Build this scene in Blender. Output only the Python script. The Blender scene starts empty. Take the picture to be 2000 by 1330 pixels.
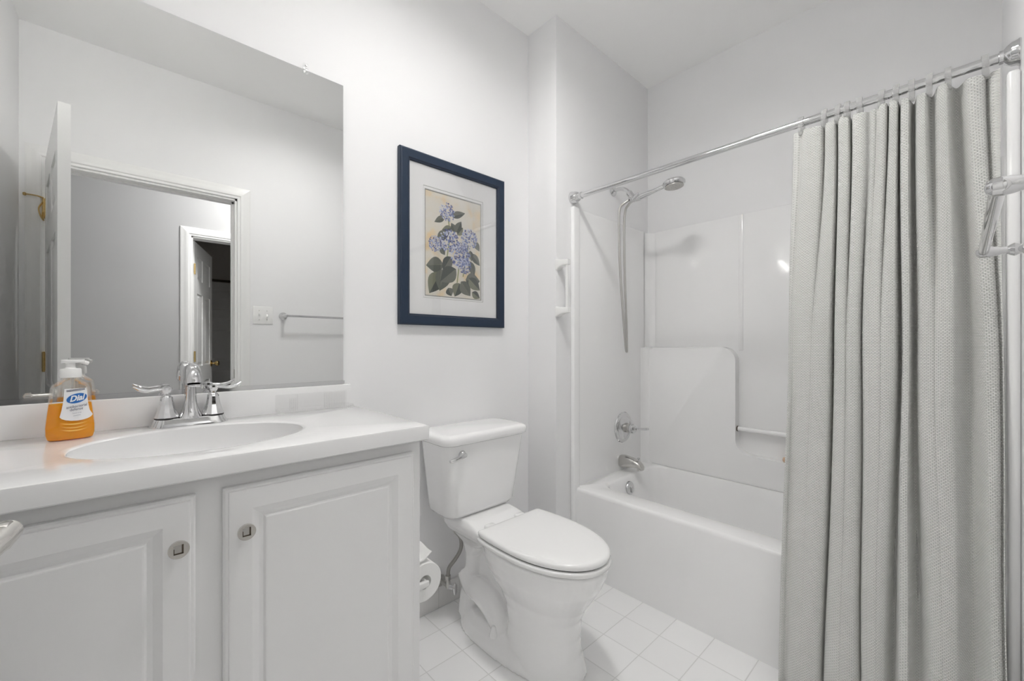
import bpy, bmesh, math, random
from mathutils import Vector, Matrix

scene = bpy.context.scene
COL = scene.collection
R = math.radians
PI = math.pi
random.seed(7)

# ------------------------------------------------------------------ camera, world, exposure
cam_d = bpy.data.cameras.new('camera')
cam = bpy.data.objects.new('camera', cam_d)
COL.objects.link(cam)
cam_d.sensor_fit = 'HORIZONTAL'
cam_d.sensor_width = 36.0
cam_d.lens = 36.0 * 815.0 / 2000.0
cam_d.shift_y = 8.5 / 2000.0
cam_d.clip_start = 0.01
cam.location = (0.0, 0.0, 1.13)
cam.rotation_euler = (R(90), 0, R(47.2 - 90))
scene.camera = cam

world = bpy.data.worlds.new('world')
scene.world = world
world.use_nodes = True
world.node_tree.nodes['Background'].inputs[0].default_value = (0.9, 0.95, 1.0, 1)
world.node_tree.nodes['Background'].inputs[1].default_value = 0.3

vs = scene.view_settings
vs.view_transform = 'Standard'
vs.look = 'None'
vs.exposure = 0.54
vs.gamma = 1.0
vs.use_curve_mapping = False

scene.cycles.max_bounces = 24
scene.cycles.diffuse_bounces = 20
scene.cycles.glossy_bounces = 8
scene.cycles.transparent_max_bounces = 24

CEILING_GLOW = 60.0      # flush dome in the middle of the bathroom ceiling
VANITY_GLOW = 12.0       # each globe of the bar above the mirror
HALL_GLOW = 98.0          # unseen dome added to light the hall

# ------------------------------------------------------------------ materials
def mat(name, col, rough=0.5, metal=0.0, coat=0.0, spec=0.5, emit=None, estr=0.0):
    m = bpy.data.materials.new(name)
    m.use_nodes = True
    b = m.node_tree.nodes['Principled BSDF']
    b.inputs['Base Color'].default_value = (*col, 1)
    b.inputs['Roughness'].default_value = rough
    b.inputs['Metallic'].default_value = metal
    b.inputs['Coat Weight'].default_value = coat
    b.inputs['Coat Roughness'].default_value = 0.05
    b.inputs['Specular IOR Level'].default_value = spec
    if emit:
        b.inputs['Emission Color'].default_value = (*emit, 1)
        b.inputs['Emission Strength'].default_value = estr
    return m

def add_noise(m, scale, amount, bump=0.0, bscale=None):
    """slight procedural variation of colour and a fine bump"""
    nt = m.node_tree; b = nt.nodes['Principled BSDF']
    tc = nt.nodes.new('ShaderNodeTexCoord')
    n = nt.nodes.new('ShaderNodeTexNoise'); n.inputs['Scale'].default_value = scale; n.inputs['Detail'].default_value = 4
    nt.links.new(tc.outputs['Object'], n.inputs['Vector'])
    c = b.inputs['Base Color'].default_value[:]
    r = nt.nodes.new('ShaderNodeMix'); r.data_type = 'RGBA'
    r.inputs[6].default_value = tuple(max(0, x * (1 - amount)) for x in c[:3]) + (1,)
    r.inputs[7].default_value = tuple(min(1, x * (1 + amount)) for x in c[:3]) + (1,)
    nt.links.new(n.outputs['Fac'], r.inputs[0])
    nt.links.new(r.outputs[2], b.inputs['Base Color'])
    if bump:
        n2 = nt.nodes.new('ShaderNodeTexNoise'); n2.inputs['Scale'].default_value = bscale or 300
        nt.links.new(tc.outputs['Object'], n2.inputs['Vector'])
        bp = nt.nodes.new('ShaderNodeBump'); bp.inputs['Strength'].default_value = bump; bp.inputs['Distance'].default_value = 0.001
        nt.links.new(n2.outputs['Fac'], bp.inputs['Height'])
        nt.links.new(bp.outputs['Normal'], b.inputs['Normal'])
    return m

M = {}
M['wall'] = add_noise(mat('wall_paint', (0.83, 0.83, 0.835), 0.55), 3, 0.012, 0.08, 240)
M['ceiling'] = add_noise(mat('ceiling_paint', (0.93, 0.93, 0.925), 0.8), 3, 0.012)
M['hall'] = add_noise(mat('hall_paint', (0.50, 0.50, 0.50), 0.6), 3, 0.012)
M['bedroom'] = mat('bedroom_paint', (0.62, 0.59, 0.56), 0.7)
M['trim'] = add_noise(mat('trim_paint', (0.84, 0.84, 0.83), 0.3), 5, 0.01)
M['door'] = add_noise(mat('door_paint', (0.82, 0.82, 0.81), 0.35), 5, 0.015)
M['cabinet'] = add_noise(mat('cabinet_foil', (0.82, 0.82, 0.82), 0.38), 4, 0.015)
M['marble'] = add_noise(mat('cultured_marble', (0.82, 0.82, 0.82), 0.14, coat=0.3), 8, 0.012)
M['porcelain'] = mat('porcelain', (0.90, 0.90, 0.90), 0.10, coat=0.6)
M['seat'] = mat('seat_plastic', (0.88, 0.88, 0.875), 0.2, coat=0.2)
M['acrylic'] = add_noise(mat('tub_gelcoat', (0.88, 0.88, 0.88), 0.13, coat=0.4), 4, 0.01)
M['chrome'] = mat('chrome', (0.70, 0.70, 0.705), 0.06, 1.0)
M['nickel'] = mat('satin_nickel', (0.74, 0.72, 0.69), 0.22, 1.0)
M['spoutmetal'] = mat('spout_nickel', (0.60, 0.59, 0.57), 0.2, 1.0)
M['steel'] = mat('brushed_steel', (0.56, 0.55, 0.53), 0.3, 1.0)
M['brass'] = mat('brass', (0.70, 0.52, 0.24), 0.25, 1.0)
M['darkmetal'] = mat('dark_bronze', (0.10, 0.08, 0.06), 0.4, 0.8)
M['braid'] = mat('steel_braid', (0.36, 0.35, 0.33), 0.4, 0.9)
M['black'] = mat('black_rubber', (0.02, 0.02, 0.02), 0.5)
M['shadowgap'] = mat('gap_shade', (0.05, 0.05, 0.05), 0.7)  # near-black colour standing in for shade in the toilet's gaps
M['whiteplastic'] = mat('white_plastic', (0.84, 0.84, 0.83), 0.25)
M['paper'] = add_noise(mat('tissue_paper', (0.86, 0.86, 0.85), 0.9), 60, 0.02, 0.25, 160)
M['navy'] = add_noise(mat('navy_lacquer', (0.017, 0.031, 0.058), 0.42, spec=0.35), 20, 0.12)
M['navydark'] = mat('navy_lacquer_dark', (0.012, 0.018, 0.035), 0.4)
M['matboard'] = mat('mat_board', (0.93, 0.93, 0.93), 0.8)
M['matbevel'] = mat('mat_liner', (0.42, 0.42, 0.40), 0.8)
M['soap'] = mat('soap_cake', (0.66, 0.47, 0.34), 0.5)
M['labelwhite'] = mat('label_white', (0.84, 0.84, 0.84), 0.3)
M['labelblue'] = mat('label_blue', (0.02, 0.14, 0.45), 0.3)
M['labelrim'] = mat('label_rim', (0.75, 0.80, 0.88), 0.3)
M['labelgrey'] = mat('label_grey', (0.10, 0.10, 0.16), 0.4)
M['labelpale'] = mat('label_pale_grey', (0.45, 0.45, 0.50), 0.4)
M['labelgold'] = mat('label_gold', (0.95, 0.62, 0.12), 0.3)
M['labelorange'] = mat('label_orange', (0.93, 0.42, 0.03), 0.3)
M['yellow'] = mat('yellow_tip', (0.85, 0.70, 0.10), 0.4)
M['mirror'] = mat('mirror_silver', (0.77, 0.775, 0.77), 0.0, 1.0)
M['mirroredge'] = mat('mirror_edge', (0.16, 0.18, 0.18), 0.2)
M['ceilglow'] = mat('opal_dome', (0.9, 0.9, 0.88), 0.4, emit=(1.0, 0.985, 0.965), estr=CEILING_GLOW)
M['bulb'] = mat('globe_bulb', (0.9, 0.9, 0.88), 0.4, emit=(1.0, 0.985, 0.965), estr=VANITY_GLOW)
M['hallglow'] = mat('hall_fill_dome', (0.9, 0.9, 0.88), 0.4, emit=(1.0, 0.99, 0.98), estr=HALL_GLOW)
M['carpet'] = mat('hall_carpet', (0.42, 0.41, 0.39), 0.95)

def clear_mat(name, tint, gloss=0.08, haze=0.0, rough=0.08, edge=0.55):
    m = bpy.data.materials.new(name); m.use_nodes = True
    nt = m.node_tree; nt.nodes.clear()
    out = nt.nodes.new('ShaderNodeOutputMaterial')
    tr = nt.nodes.new('ShaderNodeBsdfTransparent'); tr.inputs[0].default_value = (*tint, 1)
    gl = nt.nodes.new('ShaderNodeBsdfGlossy'); gl.inputs[0].default_value = (1, 1, 1, 1); gl.inputs['Roughness'].default_value = rough
    lw = nt.nodes.new('ShaderNodeLayerWeight'); lw.inputs[0].default_value = 0.35
    mp = nt.nodes.new('ShaderNodeMath'); mp.operation = 'MULTIPLY_ADD'
    mp.inputs[1].default_value = edge; mp.inputs[2].default_value = gloss
    nt.links.new(lw.outputs['Fresnel'], mp.inputs[0])
    mx = nt.nodes.new('ShaderNodeMixShader')
    nt.links.new(mp.outputs[0], mx.inputs[0]); nt.links.new(tr.outputs[0], mx.inputs[1]); nt.links.new(gl.outputs[0], mx.inputs[2])
    last = mx
    if haze:
        df = nt.nodes.new('ShaderNodeBsdfDiffuse'); df.inputs[0].default_value = (0.82, 0.82, 0.81, 1)
        tl = nt.nodes.new('ShaderNodeBsdfTranslucent'); tl.inputs[0].default_value = (0.82, 0.82, 0.81, 1)
        ad = nt.nodes.new('ShaderNodeMixShader'); ad.inputs[0].default_value = 0.5
        nt.links.new(df.outputs[0], ad.inputs[1]); nt.links.new(tl.outputs[0], ad.inputs[2])
        m2 = nt.nodes.new('ShaderNodeMixShader'); m2.inputs[0].default_value = haze
        nt.links.new(mx.outputs[0], m2.inputs[1]); nt.links.new(ad.outputs[0], m2.inputs[2]); last = m2
    nt.links.new(last.outputs[0], out.inputs[0])
    return m

M['clear'] = clear_mat('clear_plastic', (0.997, 0.997, 0.997), 0.012, 0.03, edge=0.14)
M['bottle'] = clear_mat('clear_bottle', (0.98, 0.98, 0.97), 0.03, 0.02, edge=0.4)
M['vinyl'] = clear_mat('clear_vinyl', (0.94, 0.94, 0.94), 0.02, 0.20, 0.12)
M['ring'] = clear_mat('clear_ring', (0.97, 0.97, 0.97), 0.12, 0.22, 0.06)
M['glass'] = clear_mat('picture_glass', (1, 1, 1), 0.004, 0.0, 0.02)

def liquid_mat():
    m = bpy.data.materials.new('amber_soap'); m.use_nodes = True
    nt = m.node_tree; nt.nodes.clear()
    out = nt.nodes.new('ShaderNodeOutputMaterial')
    tr = nt.nodes.new('ShaderNodeBsdfTransparent'); tr.inputs[0].default_value = (1.0, 0.60, 0.04, 1)
    df = nt.nodes.new('ShaderNodeBsdfDiffuse'); df.inputs[0].default_value = (0.98, 0.47, 0.006, 1)
    tl = nt.nodes.new('ShaderNodeBsdfTranslucent'); tl.inputs[0].default_value = (1.0, 0.50, 0.01, 1)
    a = nt.nodes.new('ShaderNodeMixShader'); a.inputs[0].default_value = 0.22
    nt.links.new(df.outputs[0], a.inputs[1]); nt.links.new(tl.outputs[0], a.inputs[2])
    b = nt.nodes.new('ShaderNodeMixShader'); b.inputs[0].default_value = 0.97
    nt.links.new(tr.outputs[0], b.inputs[1]); nt.links.new(a.outputs[0], b.inputs[2])
    nt.links.new(b.outputs[0], out.inputs[0])
    return m
M['liquid'] = liquid_mat()

def tile_mat(name, size, ox, oy, col, grout, axes=('X', 'Y'), rough=0.28, gw=0.006, rowh=None):
    m = mat(name, col, rough)
    nt = m.node_tree; b = nt.nodes['Principled BSDF']
    tc = nt.nodes.new('ShaderNodeTexCoord')
    sp = nt.nodes.new('ShaderNodeSeparateXYZ'); nt.links.new(tc.outputs['Object'], sp.inputs[0])
    def edge(axis, off, s):
        a = nt.nodes.new('ShaderNodeMath'); a.operation = 'SUBTRACT'; a.inputs[1].default_value = off
        nt.links.new(sp.outputs[axis], a.inputs[0])
        d = nt.nodes.new('ShaderNodeMath'); d.operation = 'DIVIDE'; d.inputs[1].default_value = s
        nt.links.new(a.outputs[0], d.inputs[0])
        f = nt.nodes.new('ShaderNodeMath'); f.operation = 'PINGPONG'; f.inputs[1].default_value = 0.5
        nt.links.new(d.outputs[0], f.inputs[0])
        return f, d
    fx, dx = edge(axes[0], ox, size); fy, dy = edge(axes[1], oy, rowh or size)
    mn = nt.nodes.new('ShaderNodeMath'); mn.operation = 'MINIMUM'
    nt.links.new(fx.outputs[0], mn.inputs[0]); nt.links.new(fy.outputs[0], mn.inputs[1])
    mr = nt.nodes.new('ShaderNodeMapRange'); mr.inputs[1].default_value = gw; mr.inputs[2].default_value = gw * 2.4
    nt.links.new(mn.outputs[0], mr.inputs[0])
    # each tile a hair lighter or darker than its neighbour
    fl1 = nt.nodes.new('ShaderNodeMath'); fl1.operation = 'FLOOR'; nt.links.new(dx.outputs[0], fl1.inputs[0])
    fl2 = nt.nodes.new('ShaderNodeMath'); fl2.operation = 'FLOOR'; nt.links.new(dy.outputs[0], fl2.inputs[0])
    cb = nt.nodes.new('ShaderNodeCombineXYZ'); nt.links.new(fl1.outputs[0], cb.inputs[0]); nt.links.new(fl2.outputs[0], cb.inputs[1])
    wn = nt.nodes.new('ShaderNodeTexWhiteNoise'); nt.links.new(cb.outputs[0], wn.inputs['Vector'])
    tv = nt.nodes.new('ShaderNodeMix'); tv.data_type = 'RGBA'
    tv.inputs[6].default_value = tuple(x * 0.975 for x in col) + (1,); tv.inputs[7].default_value = tuple(min(1, x * 1.02) for x in col) + (1,)
    nt.links.new(wn.outputs['Value'], tv.inputs[0])
    mx = nt.nodes.new('ShaderNodeMix'); mx.data_type = 'RGBA'
    mx.inputs[6].default_value = (*grout, 1)
    nt.links.new(tv.outputs[2], mx.inputs[7])
    nt.links.new(mr.outputs[0], mx.inputs[0]); nt.links.new(mx.outputs[2], b.inputs['Base Color'])
    bp = nt.nodes.new('ShaderNodeBump'); bp.inputs['Strength'].default_value = 0.35; bp.inputs['Distance'].default_value = 0.0015
    nt.links.new(mr.outputs[0], bp.inputs['Height']); nt.links.new(bp.outputs['Normal'], b.inputs['Normal'])
    return m
M['floor'] = tile_mat('floor_tile', 0.152, 1.37, 0.497, (0.88, 0.88, 0.88), (0.70, 0.70, 0.69))
M['basetile'] = tile_mat('base_tile', 0.1085, 0.984, -0.002, (0.74, 0.735, 0.725), (0.60, 0.60, 0.585), axes=('X', 'Z'), gw=0.008, rowh=0.2)

def fabric_mat():
    """waffle weave: staggered raised dashes, in metres along the cloth (UV)"""
    m = mat('waffle_cloth', (0.66, 0.665, 0.64), 0.95, spec=0.15)
    nt = m.node_tree; b = nt.nodes['Principled BSDF']
    b.inputs['Sheen Weight'].default_value = 0.2
    uv = nt.nodes.new('ShaderNodeUVMap'); uv.uv_map = 'UVMap'
    br = nt.nodes.new('ShaderNodeTexBrick')
    br.offset = 0.5; br.inputs['Scale'].default_value = 1.0
    br.inputs['Brick Width'].default_value = 0.0085; br.inputs['Row Height'].default_value = 0.0042
    br.inputs['Mortar Size'].default_value = 0.0011; br.inputs['Mortar Smooth'].default_value = 1.0
    br.inputs['Color1'].default_value = (0.88, 0.88, 0.86, 1); br.inputs['Color2'].default_value = (0.85, 0.85, 0.83, 1)
    br.inputs['Mortar'].default_value = (0.62, 0.625, 0.60, 1)
    nt.links.new(uv.outputs[0], br.inputs['Vector'])
    nt.links.new(br.outputs['Color'], b.inputs['Base Color'])
    inv = nt.nodes.new('ShaderNodeMath'); inv.operation = 'SUBTRACT'; inv.inputs[0].default_value = 1.0
    nt.links.new(br.outputs['Fac'], inv.inputs[1])
    bp = nt.nodes.new('ShaderNodeBump'); bp.inputs['Strength'].default_value = 1.0; bp.inputs['Distance'].default_value = 0.0018
    nt.links.new(inv.outputs[0], bp.inputs['Height']); nt.links.new(bp.outputs['Normal'], b.inputs['Normal'])
    return m
M['fabric'] = fabric_mat()

# ------------------------------------------------------------------ mesh helpers
def box(bm, x0, x1, y0, y1, z0, z1, bev=0.0, seg=2, mi=0):
    vs_ = [bm.verts.new((x, y, z)) for z in (z0, z1) for y in (y0, y1) for x in (x0, x1)]
    q = [(0, 2, 3, 1), (4, 5, 7, 6), (0, 1, 5, 4), (1, 3, 7, 5), (3, 2, 6, 7), (2, 0, 4, 6)]
    fs = [bm.faces.new([vs_[i] for i in f]) for f in q]
    for f in fs: f.material_index = mi
    if bev > 0:
        es = list({e for f in fs for e in f.edges})
        r = bmesh.ops.bevel(bm, geom=es, offset=bev, segments=seg, profile=0.5, affect='EDGES', clamp_overlap=True)
        for f in r['faces']: f.material_index = mi
    return vs_

def loft(bm, rings, cap0=True, cap1=True, closed=True, mi=0):
    vr = [[bm.verts.new(p) for p in r] for r in rings]
    n = len(vr[0])
    for a, b in zip(vr, vr[1:]):
        for i in range(n if closed else n - 1):
            j = (i + 1) % n
            f = bm.faces.new((a[i], a[j], b[j], b[i])); f.material_index = mi
    if cap0: bm.faces.new(list(reversed(vr[0]))).material_index = mi
    if cap1: bm.faces.new(vr[-1]).material_index = mi
    return vr

def lathe(bm, prof, c=(0, 0, 0), axis='Z', n=32, mi=0, sx=1.0, sy=1.0):
    """prof: (radius, height) pairs; axis direction given as vector or letter"""
    ax = {'X': Vector((1, 0, 0)), 'Y': Vector((0, 1, 0)), 'Z': Vector((0, 0, 1))}.get(axis, axis) if isinstance(axis, str) else Vector(axis).normalized()
    if abs(ax.z) > 0.9: u = Vector((1, 0, 0))
    else: u = Vector((0, 0, 1)).cross(ax).normalized()
    u = (u - ax * u.dot(ax)).normalized()
    v = ax.cross(u)
    c = Vector(c)
    rings = []
    for r, h in prof:
        r = max(r, 1e-5)
        rings.append([c + ax * h + u * (math.cos(2 * PI * i / n) * r * sx) + v * (math.sin(2 * PI * i / n) * r * sy) for i in range(n)])
    loft(bm, rings, True, True, True, mi)

def catmull(pts, n=8, closed=False):
    pts = [Vector(p) for p in pts]
    out = []
    m = len(pts)
    for i in range(m if closed else m - 1):
        if closed: p0, p1, p2, p3 = pts[i - 1], pts[i], pts[(i + 1) % m], pts[(i + 2) % m]
        else:
            p1, p2 = pts[i], pts[i + 1]
            p0 = pts[i - 1] if i else p1 * 2 - p2
            p3 = pts[i + 2] if i + 2 < m else p2 * 2 - p1
        for k in range(n):
            t = k / n
            out.append(0.5 * ((2 * p1) + (p2 - p0) * t + (2 * p0 - 5 * p1 + 4 * p2 - p3) * t * t + (3 * p1 - p0 - 3 * p2 + p3) * t ** 3))
    if not closed: out.append(pts[-1])
    return out

def tube(bm, pts, rad, n=14, closed=False, flat=1.0, mi=0):
    """sweep a circle (flattened by `flat` along the second normal) along points; rad number or list"""
    pts = [Vector(p) for p in pts]
    m = len(pts)
    rads = rad if isinstance(rad, (list, tuple)) else [rad] * m
    if len(rads) != m:
        rr = rads; rads = []
        for i in range(m):
            t = i / (m - 1) * (len(rr) - 1); k = min(int(t), len(rr) - 2); f = t - k
            rads.append(rr[k] * (1 - f) + rr[k + 1] * f)
    rings = []; prev = None
    for i, p in enumerate(pts):
        if closed: t = pts[(i + 1) % m] - pts[i - 1]
        else: t = pts[min(i + 1, m - 1)] - pts[max(i - 1, 0)]
        t.normalize()
        if prev is None:
            a = Vector((0, 0, 1)) if abs(t.z) < 0.9 else Vector((1, 0, 0))
            u = a.cross(t).normalized()
        else:
            u = (prev - t * prev.dot(t)).normalized()
        prev = u; v = t.cross(u)
        rings.append([p + u * math.cos(2 * PI * k / n) * rads[i] + v * math.sin(2 * PI * k / n) * rads[i] * flat for k in range(n)])
    if closed:
        rings.append(rings[0]); vr = loft(bm, rings[:-1], False, False, True, mi)
        a, b = vr[-1], vr[0]
        for k in range(n): bm.faces.new((a[k], a[(k + 1) % n], b[(k + 1) % n], b[k])).material_index = mi
    else: loft(bm, rings, True, True, True, mi)

def prism(bm, poly, axis, d0, d1, bev=0.0, mi=0, seg=3):
    """poly in the two remaining axes (cyclic order), extruded from d0 to d1 along axis"""
    def P(a, b, d):
        return {'X': (d, a, b), 'Y': (a, d, b), 'Z': (a, b, d)}[axis]
    A = [bm.verts.new(P(a, b, d0)) for a, b in poly]
    B = [bm.verts.new(P(a, b, d1)) for a, b in poly]
    n = len(poly)
    f0 = bm.faces.new(A); f1 = bm.faces.new(list(reversed(B)))
    for i in range(n): bm.faces.new((A[i], B[i], B[(i + 1) % n], A[(i + 1) % n]))
    if bev:
        bmesh.ops.bevel(bm, geom=list(f0.edges), offset=bev, segments=seg, profile=0.5, affect='EDGES')

def rrect(x0, x1, y0, y1, r, n=6):
    out = []
    for cx, cy, a0 in ((x1 - r, y1 - r, 0), (x0 + r, y1 - r, 90), (x0 + r, y0 + r, 180), (x1 - r, y0 + r, 270)):
        for k in range(n + 1):
            a = R(a0 + 90 * k / n); out.append((cx + r * math.cos(a), cy + r * math.sin(a)))
    return out

def egg(cx, yf, yb, hw, n=48, split=0.55, pw=2.15, clip=None):
    """elongated-bowl outline: rounder at the front (low y), squarer at the back"""
    ym = yf + (yb - yf) * split; out = []
    for i in range(n):
        a = 2 * PI * i / n; s, c = math.sin(a), math.cos(a)
        e = 2 / (pw if s < 0 else pw + 0.9)
        x = cx + hw * math.copysign(abs(c) ** e, c)
        y = ym + ((yb - ym) if s > 0 else (ym - yf)) * math.copysign(abs(s) ** e, s)
        out.append((x, min(y, clip) if clip else y))
    return out

WL = {}   # world location of every root that is only translated
def obj(name, bm, m, parent=None, smooth=True, angle=32, local=False, label=None):
    bmesh.ops.remove_doubles(bm, verts=bm.verts, dist=1e-6)
    bmesh.ops.recalc_face_normals(bm, faces=bm.faces)
    if parent is not None and not local:
        off = WL[parent.name]
        bmesh.ops.translate(bm, verts=bm.verts, vec=-off)
    me = bpy.data.meshes.new(name); bm.to_mesh(me); bm.free()
    for x in (m if isinstance(m, (list, tuple)) else [m]):
        me.materials.append(M[x] if isinstance(x, str) else x)
    if smooth:
        for p in me.polygons: p.use_smooth = True
        me.set_sharp_from_angle(angle=R(angle))
    o = bpy.data.objects.new(name, me); COL.objects.link(o)
    if parent is not None:
        o.parent = parent
        WL[o.name] = WL.get(parent.name, Vector((0, 0, 0)))
    else: WL[o.name] = Vector((0, 0, 0))
    if label: o['label'] = label
    return o

def tag(o, label, cat, group=None, kind=None):
    o['label'] = label; o['category'] = cat
    if group: o['group'] = group
    if kind: o['kind'] = kind
    return o

def thing(name, label, cat, loc, rotz=0.0, group=None, kind=None):
    o = bpy.data.objects.new(name, None); COL.objects.link(o)
    o.empty_display_size = 0.05
    o.location = loc; o.rotation_euler = (0, 0, rotz)
    WL[o.name] = Vector(loc)
    return tag(o, label, cat, group, kind)

def B(): return bmesh.new()

def text_verts(body, size, shear=0.0, xs=1.0, bold=0.0):
    cu = bpy.data.curves.new('lettering', 'FONT')
    cu.body = body; cu.size = size; cu.align_x = 'CENTER'; cu.align_y = 'CENTER'; cu.shear = shear
    cu.offset = bold; cu.resolution_u = 3
    o = bpy.data.objects.new('lettering', cu); COL.objects.link(o)
    dg = bpy.context.evaluated_depsgraph_get(); dg.update()
    me = bpy.data.meshes.new_from_object(o.evaluated_get(dg))
    vs_ = [(v.co.x * xs, v.co.y) for v in me.vertices]; fs = [tuple(p.vertices) for p in me.polygons]
    bpy.data.objects.remove(o); bpy.data.curves.remove(cu); bpy.data.meshes.remove(me)
    return vs_, fs

# ------------------------------------------------------------------ key dimensions (metres)
XW, XJ, XE = -0.386, 1.535, 2.402      # west wall, jog, east wall
YS, YN, YC = -0.10, 1.535, 1.342       # south wall (door), north wall (mirror), plumbing chase face
HC = 2.735
OX0, OX1, OH = -0.294, 0.524, 2.062    # bathroom door opening
XT = 1.661                             # tub apron face
YH = -1.30                             # hall wall

def struct(name, bm, m, label, cat, **k):
    return tag(obj(name, bm, m, None, **k), label, cat, kind='structure')

# ------------------------------------------------------------------ room shell
b = B(); box(b, XW - .1, XE + .1, YS - .11, YN + .1, -.08, 0)
struct('floor', b, 'floor', 'white square ceramic tile bathroom floor with pale grout', 'floor')
b = B(); box(b, XW - .1, XE + .1, YS - .11, YN + .1, HC, HC + .08)
struct('ceiling', b, 'ceiling', 'plain white bathroom ceiling', 'ceiling')
b = B(); box(b, XW - .1, XJ, YN, YN + .1, 0, HC)
struct('wall_north', b, 'wall', 'white wall behind the mirror, picture and toilet', 'wall')
b = B(); box(b, XJ, XE + .1, YC, YN + .1, 0, HC, 0.002)
struct('wall_chase', b, 'wall', 'white wall jogging forward beside the toilet, carrying the shower head', 'wall')
b = B(); box(b, XE, XE + .1, YS - .11, YC, 0, HC)
struct('wall_east', b, 'wall', 'white wall along the long side of the bathtub', 'wall')
b = B(); box(b, XW - .1, XW, YS - .11, YN, 0, HC)
struct('wall_west', b, 'wall', 'white side wall at the left end of the vanity, seen in the mirror', 'wall')
b = B()
box(b, XW, OX0, YS - .11, YS, 0, HC); box(b, OX1, XE, YS - .11, YS, 0, HC); box(b, OX0, OX1, YS - .11, YS, OH, HC)
struct('wall_south', b, 'wall', 'white wall with the doorway and towel bar, seen in the mirror', 'wall')
b = B(); box(b, 0.63, XJ, YN - .010, YN, 0, 0.098, 0.003)
struct('baseboard_north', b, 'basetile', 'row of pale ceramic base tiles behind the toilet', 'baseboard')

# door casing (bathroom side), jamb, stop and strike plate
def casing(bm, x0, x1, top, yface, sgn, w=0.072):
    """mitred three-sided moulding swept around an opening, proud of the wall towards sgn*y"""
    prof = [(0, -.002), (0, .010), (.003, .012), (.014, .012), (.016, .016), (.020, .018), (.032, .017), (.050, .0125), (.066, .010), (w, .008), (w, -.002)]
    rings = []
    for k in range(4):
        rings.append([((x0 - d if k < 2 else x1 + d), yface + sgn * t, (0 if k in (0, 3) else top + d)) for d, t in prof])
    loft(bm, rings)
t1 = B(); casing(t1, OX0, OX1, OH, YS, 1)
tr1 = struct('trim_1', t1, 'trim', 'white moulded casing around the bathroom doorway, seen in the mirror', 'door casing', smooth=False)
b = B()
for xa, xb in ((OX0, OX0 + .012), (OX1 - .012, OX1)): box(b, xa, xb, YS - .11, YS + .001, 0, OH)
box(b, OX0, OX1, YS - .11, YS + .001, OH - .012, OH)
for xa, xb in ((OX0 + .012, OX0 + .024), (OX1 - .024, OX1 - .012)): box(b, xa, xb, YS - .075, YS - .04, 0, OH - .012)
box(b, OX0 + .012, OX1 - .012, YS - .075, YS - .04, OH - .024, OH - .012)
obj('jamb', b, 'trim', tr1, smooth=False)
b = B(); box(b, OX1 - .0135, OX1 - .0118, YS - .034, YS - .004, .915, .975, .0005)
obj('strike_plate', b, 'nickel', tr1, label='small metal strike plate')

# ------------------------------------------------------------------ hall and bedroom seen through the doorway
HX0, HX1 = -1.6, 2.5
b = B(); box(b, HX0, HX1, YH - .11, YS - .11, -.08, -.004)
struct('floor_hall', b, 'carpet', 'grey hall floor beyond the bathroom doorway', 'floor')
b = B(); box(b, HX0, HX1, YH - .11, YS - .11, HC, HC + .08)
struct('ceiling_hall', b, 'ceiling', 'hall ceiling beyond the bathroom doorway', 'ceiling')
DX0, DX1, DH = 0.400, 1.17, 2.035
b = B(); box(b, HX0, DX0, YH - .11, YH, 0, HC); box(b, DX1, HX1, YH - .11, YH, 0, HC); box(b, DX0, DX1, YH - .11, YH, DH, HC)
struct('wall_hall', b, 'hall', 'grey hall wall seen in the mirror through the doorway', 'wall')
b = B(); box(b, HX0 - .1, HX0, YH - .11, YS - .11, 0, HC); struct('wall_hall_west', b, 'hall', 'far end wall of the hall', 'wall')
b = B(); box(b, HX1, HX1 + .1, YH - .11, YS - .11, 0, HC); struct('wall_hall_east', b, 'hall', 'near end wall of the hall', 'wall')
b = B(); box(b, HX0, XW - .1, YS - .22, YS - .11, 0, HC); struct('wall_hall_north', b, 'hall', 'hall wall beside the bathroom', 'wall')
b = B(); casing(b, DX0, DX1, DH, YH, 1)
tr2 = struct('trim_2', b, 'trim', 'white casing around the bedroom doorway across the hall', 'door casing', smooth=False)
b = B()
for xa, xb in ((DX0, DX0 + .012), (DX1 - .012, DX1)): box(b, xa, xb, YH - .11, YH + .001, 0, DH)
box(b, DX0, DX1, YH - .11, YH + .001, DH - .012, DH)
obj('jamb', b, 'trim', tr2, smooth=False)
# bedroom behind
BY = -4.20
b = B(); box(b, -.4, 2.6, BY - .1, YH - .11, -.08, -.004); struct('floor_bedroom', b, 'carpet', 'dark bedroom floor across the hall', 'floor')
b = B(); box(b, -.4, 2.6, BY - .1, YH - .11, HC, HC + .08); struct('ceiling_bedroom', b, 'bedroom', 'bedroom ceiling across the hall', 'ceiling')
b = B(); box(b, -.4, 2.6, BY - .1, BY, 0, HC); struct('wall_bedroom', b, 'bedroom', 'dim bedroom wall with closet doors, deep in the mirror', 'wall')
b = B(); box(b, -.5, -.4, BY - .1, YH - .11, 0, HC); struct('wall_bedroom_west', b, 'bedroom', 'bedroom side wall at the left', 'wall')
b = B(); box(b, 2.6, 2.7, BY - .1, YH - .11, 0, HC); struct('wall_bedroom_east', b, 'bedroom', 'bedroom side wall at the right', 'wall')

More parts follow.
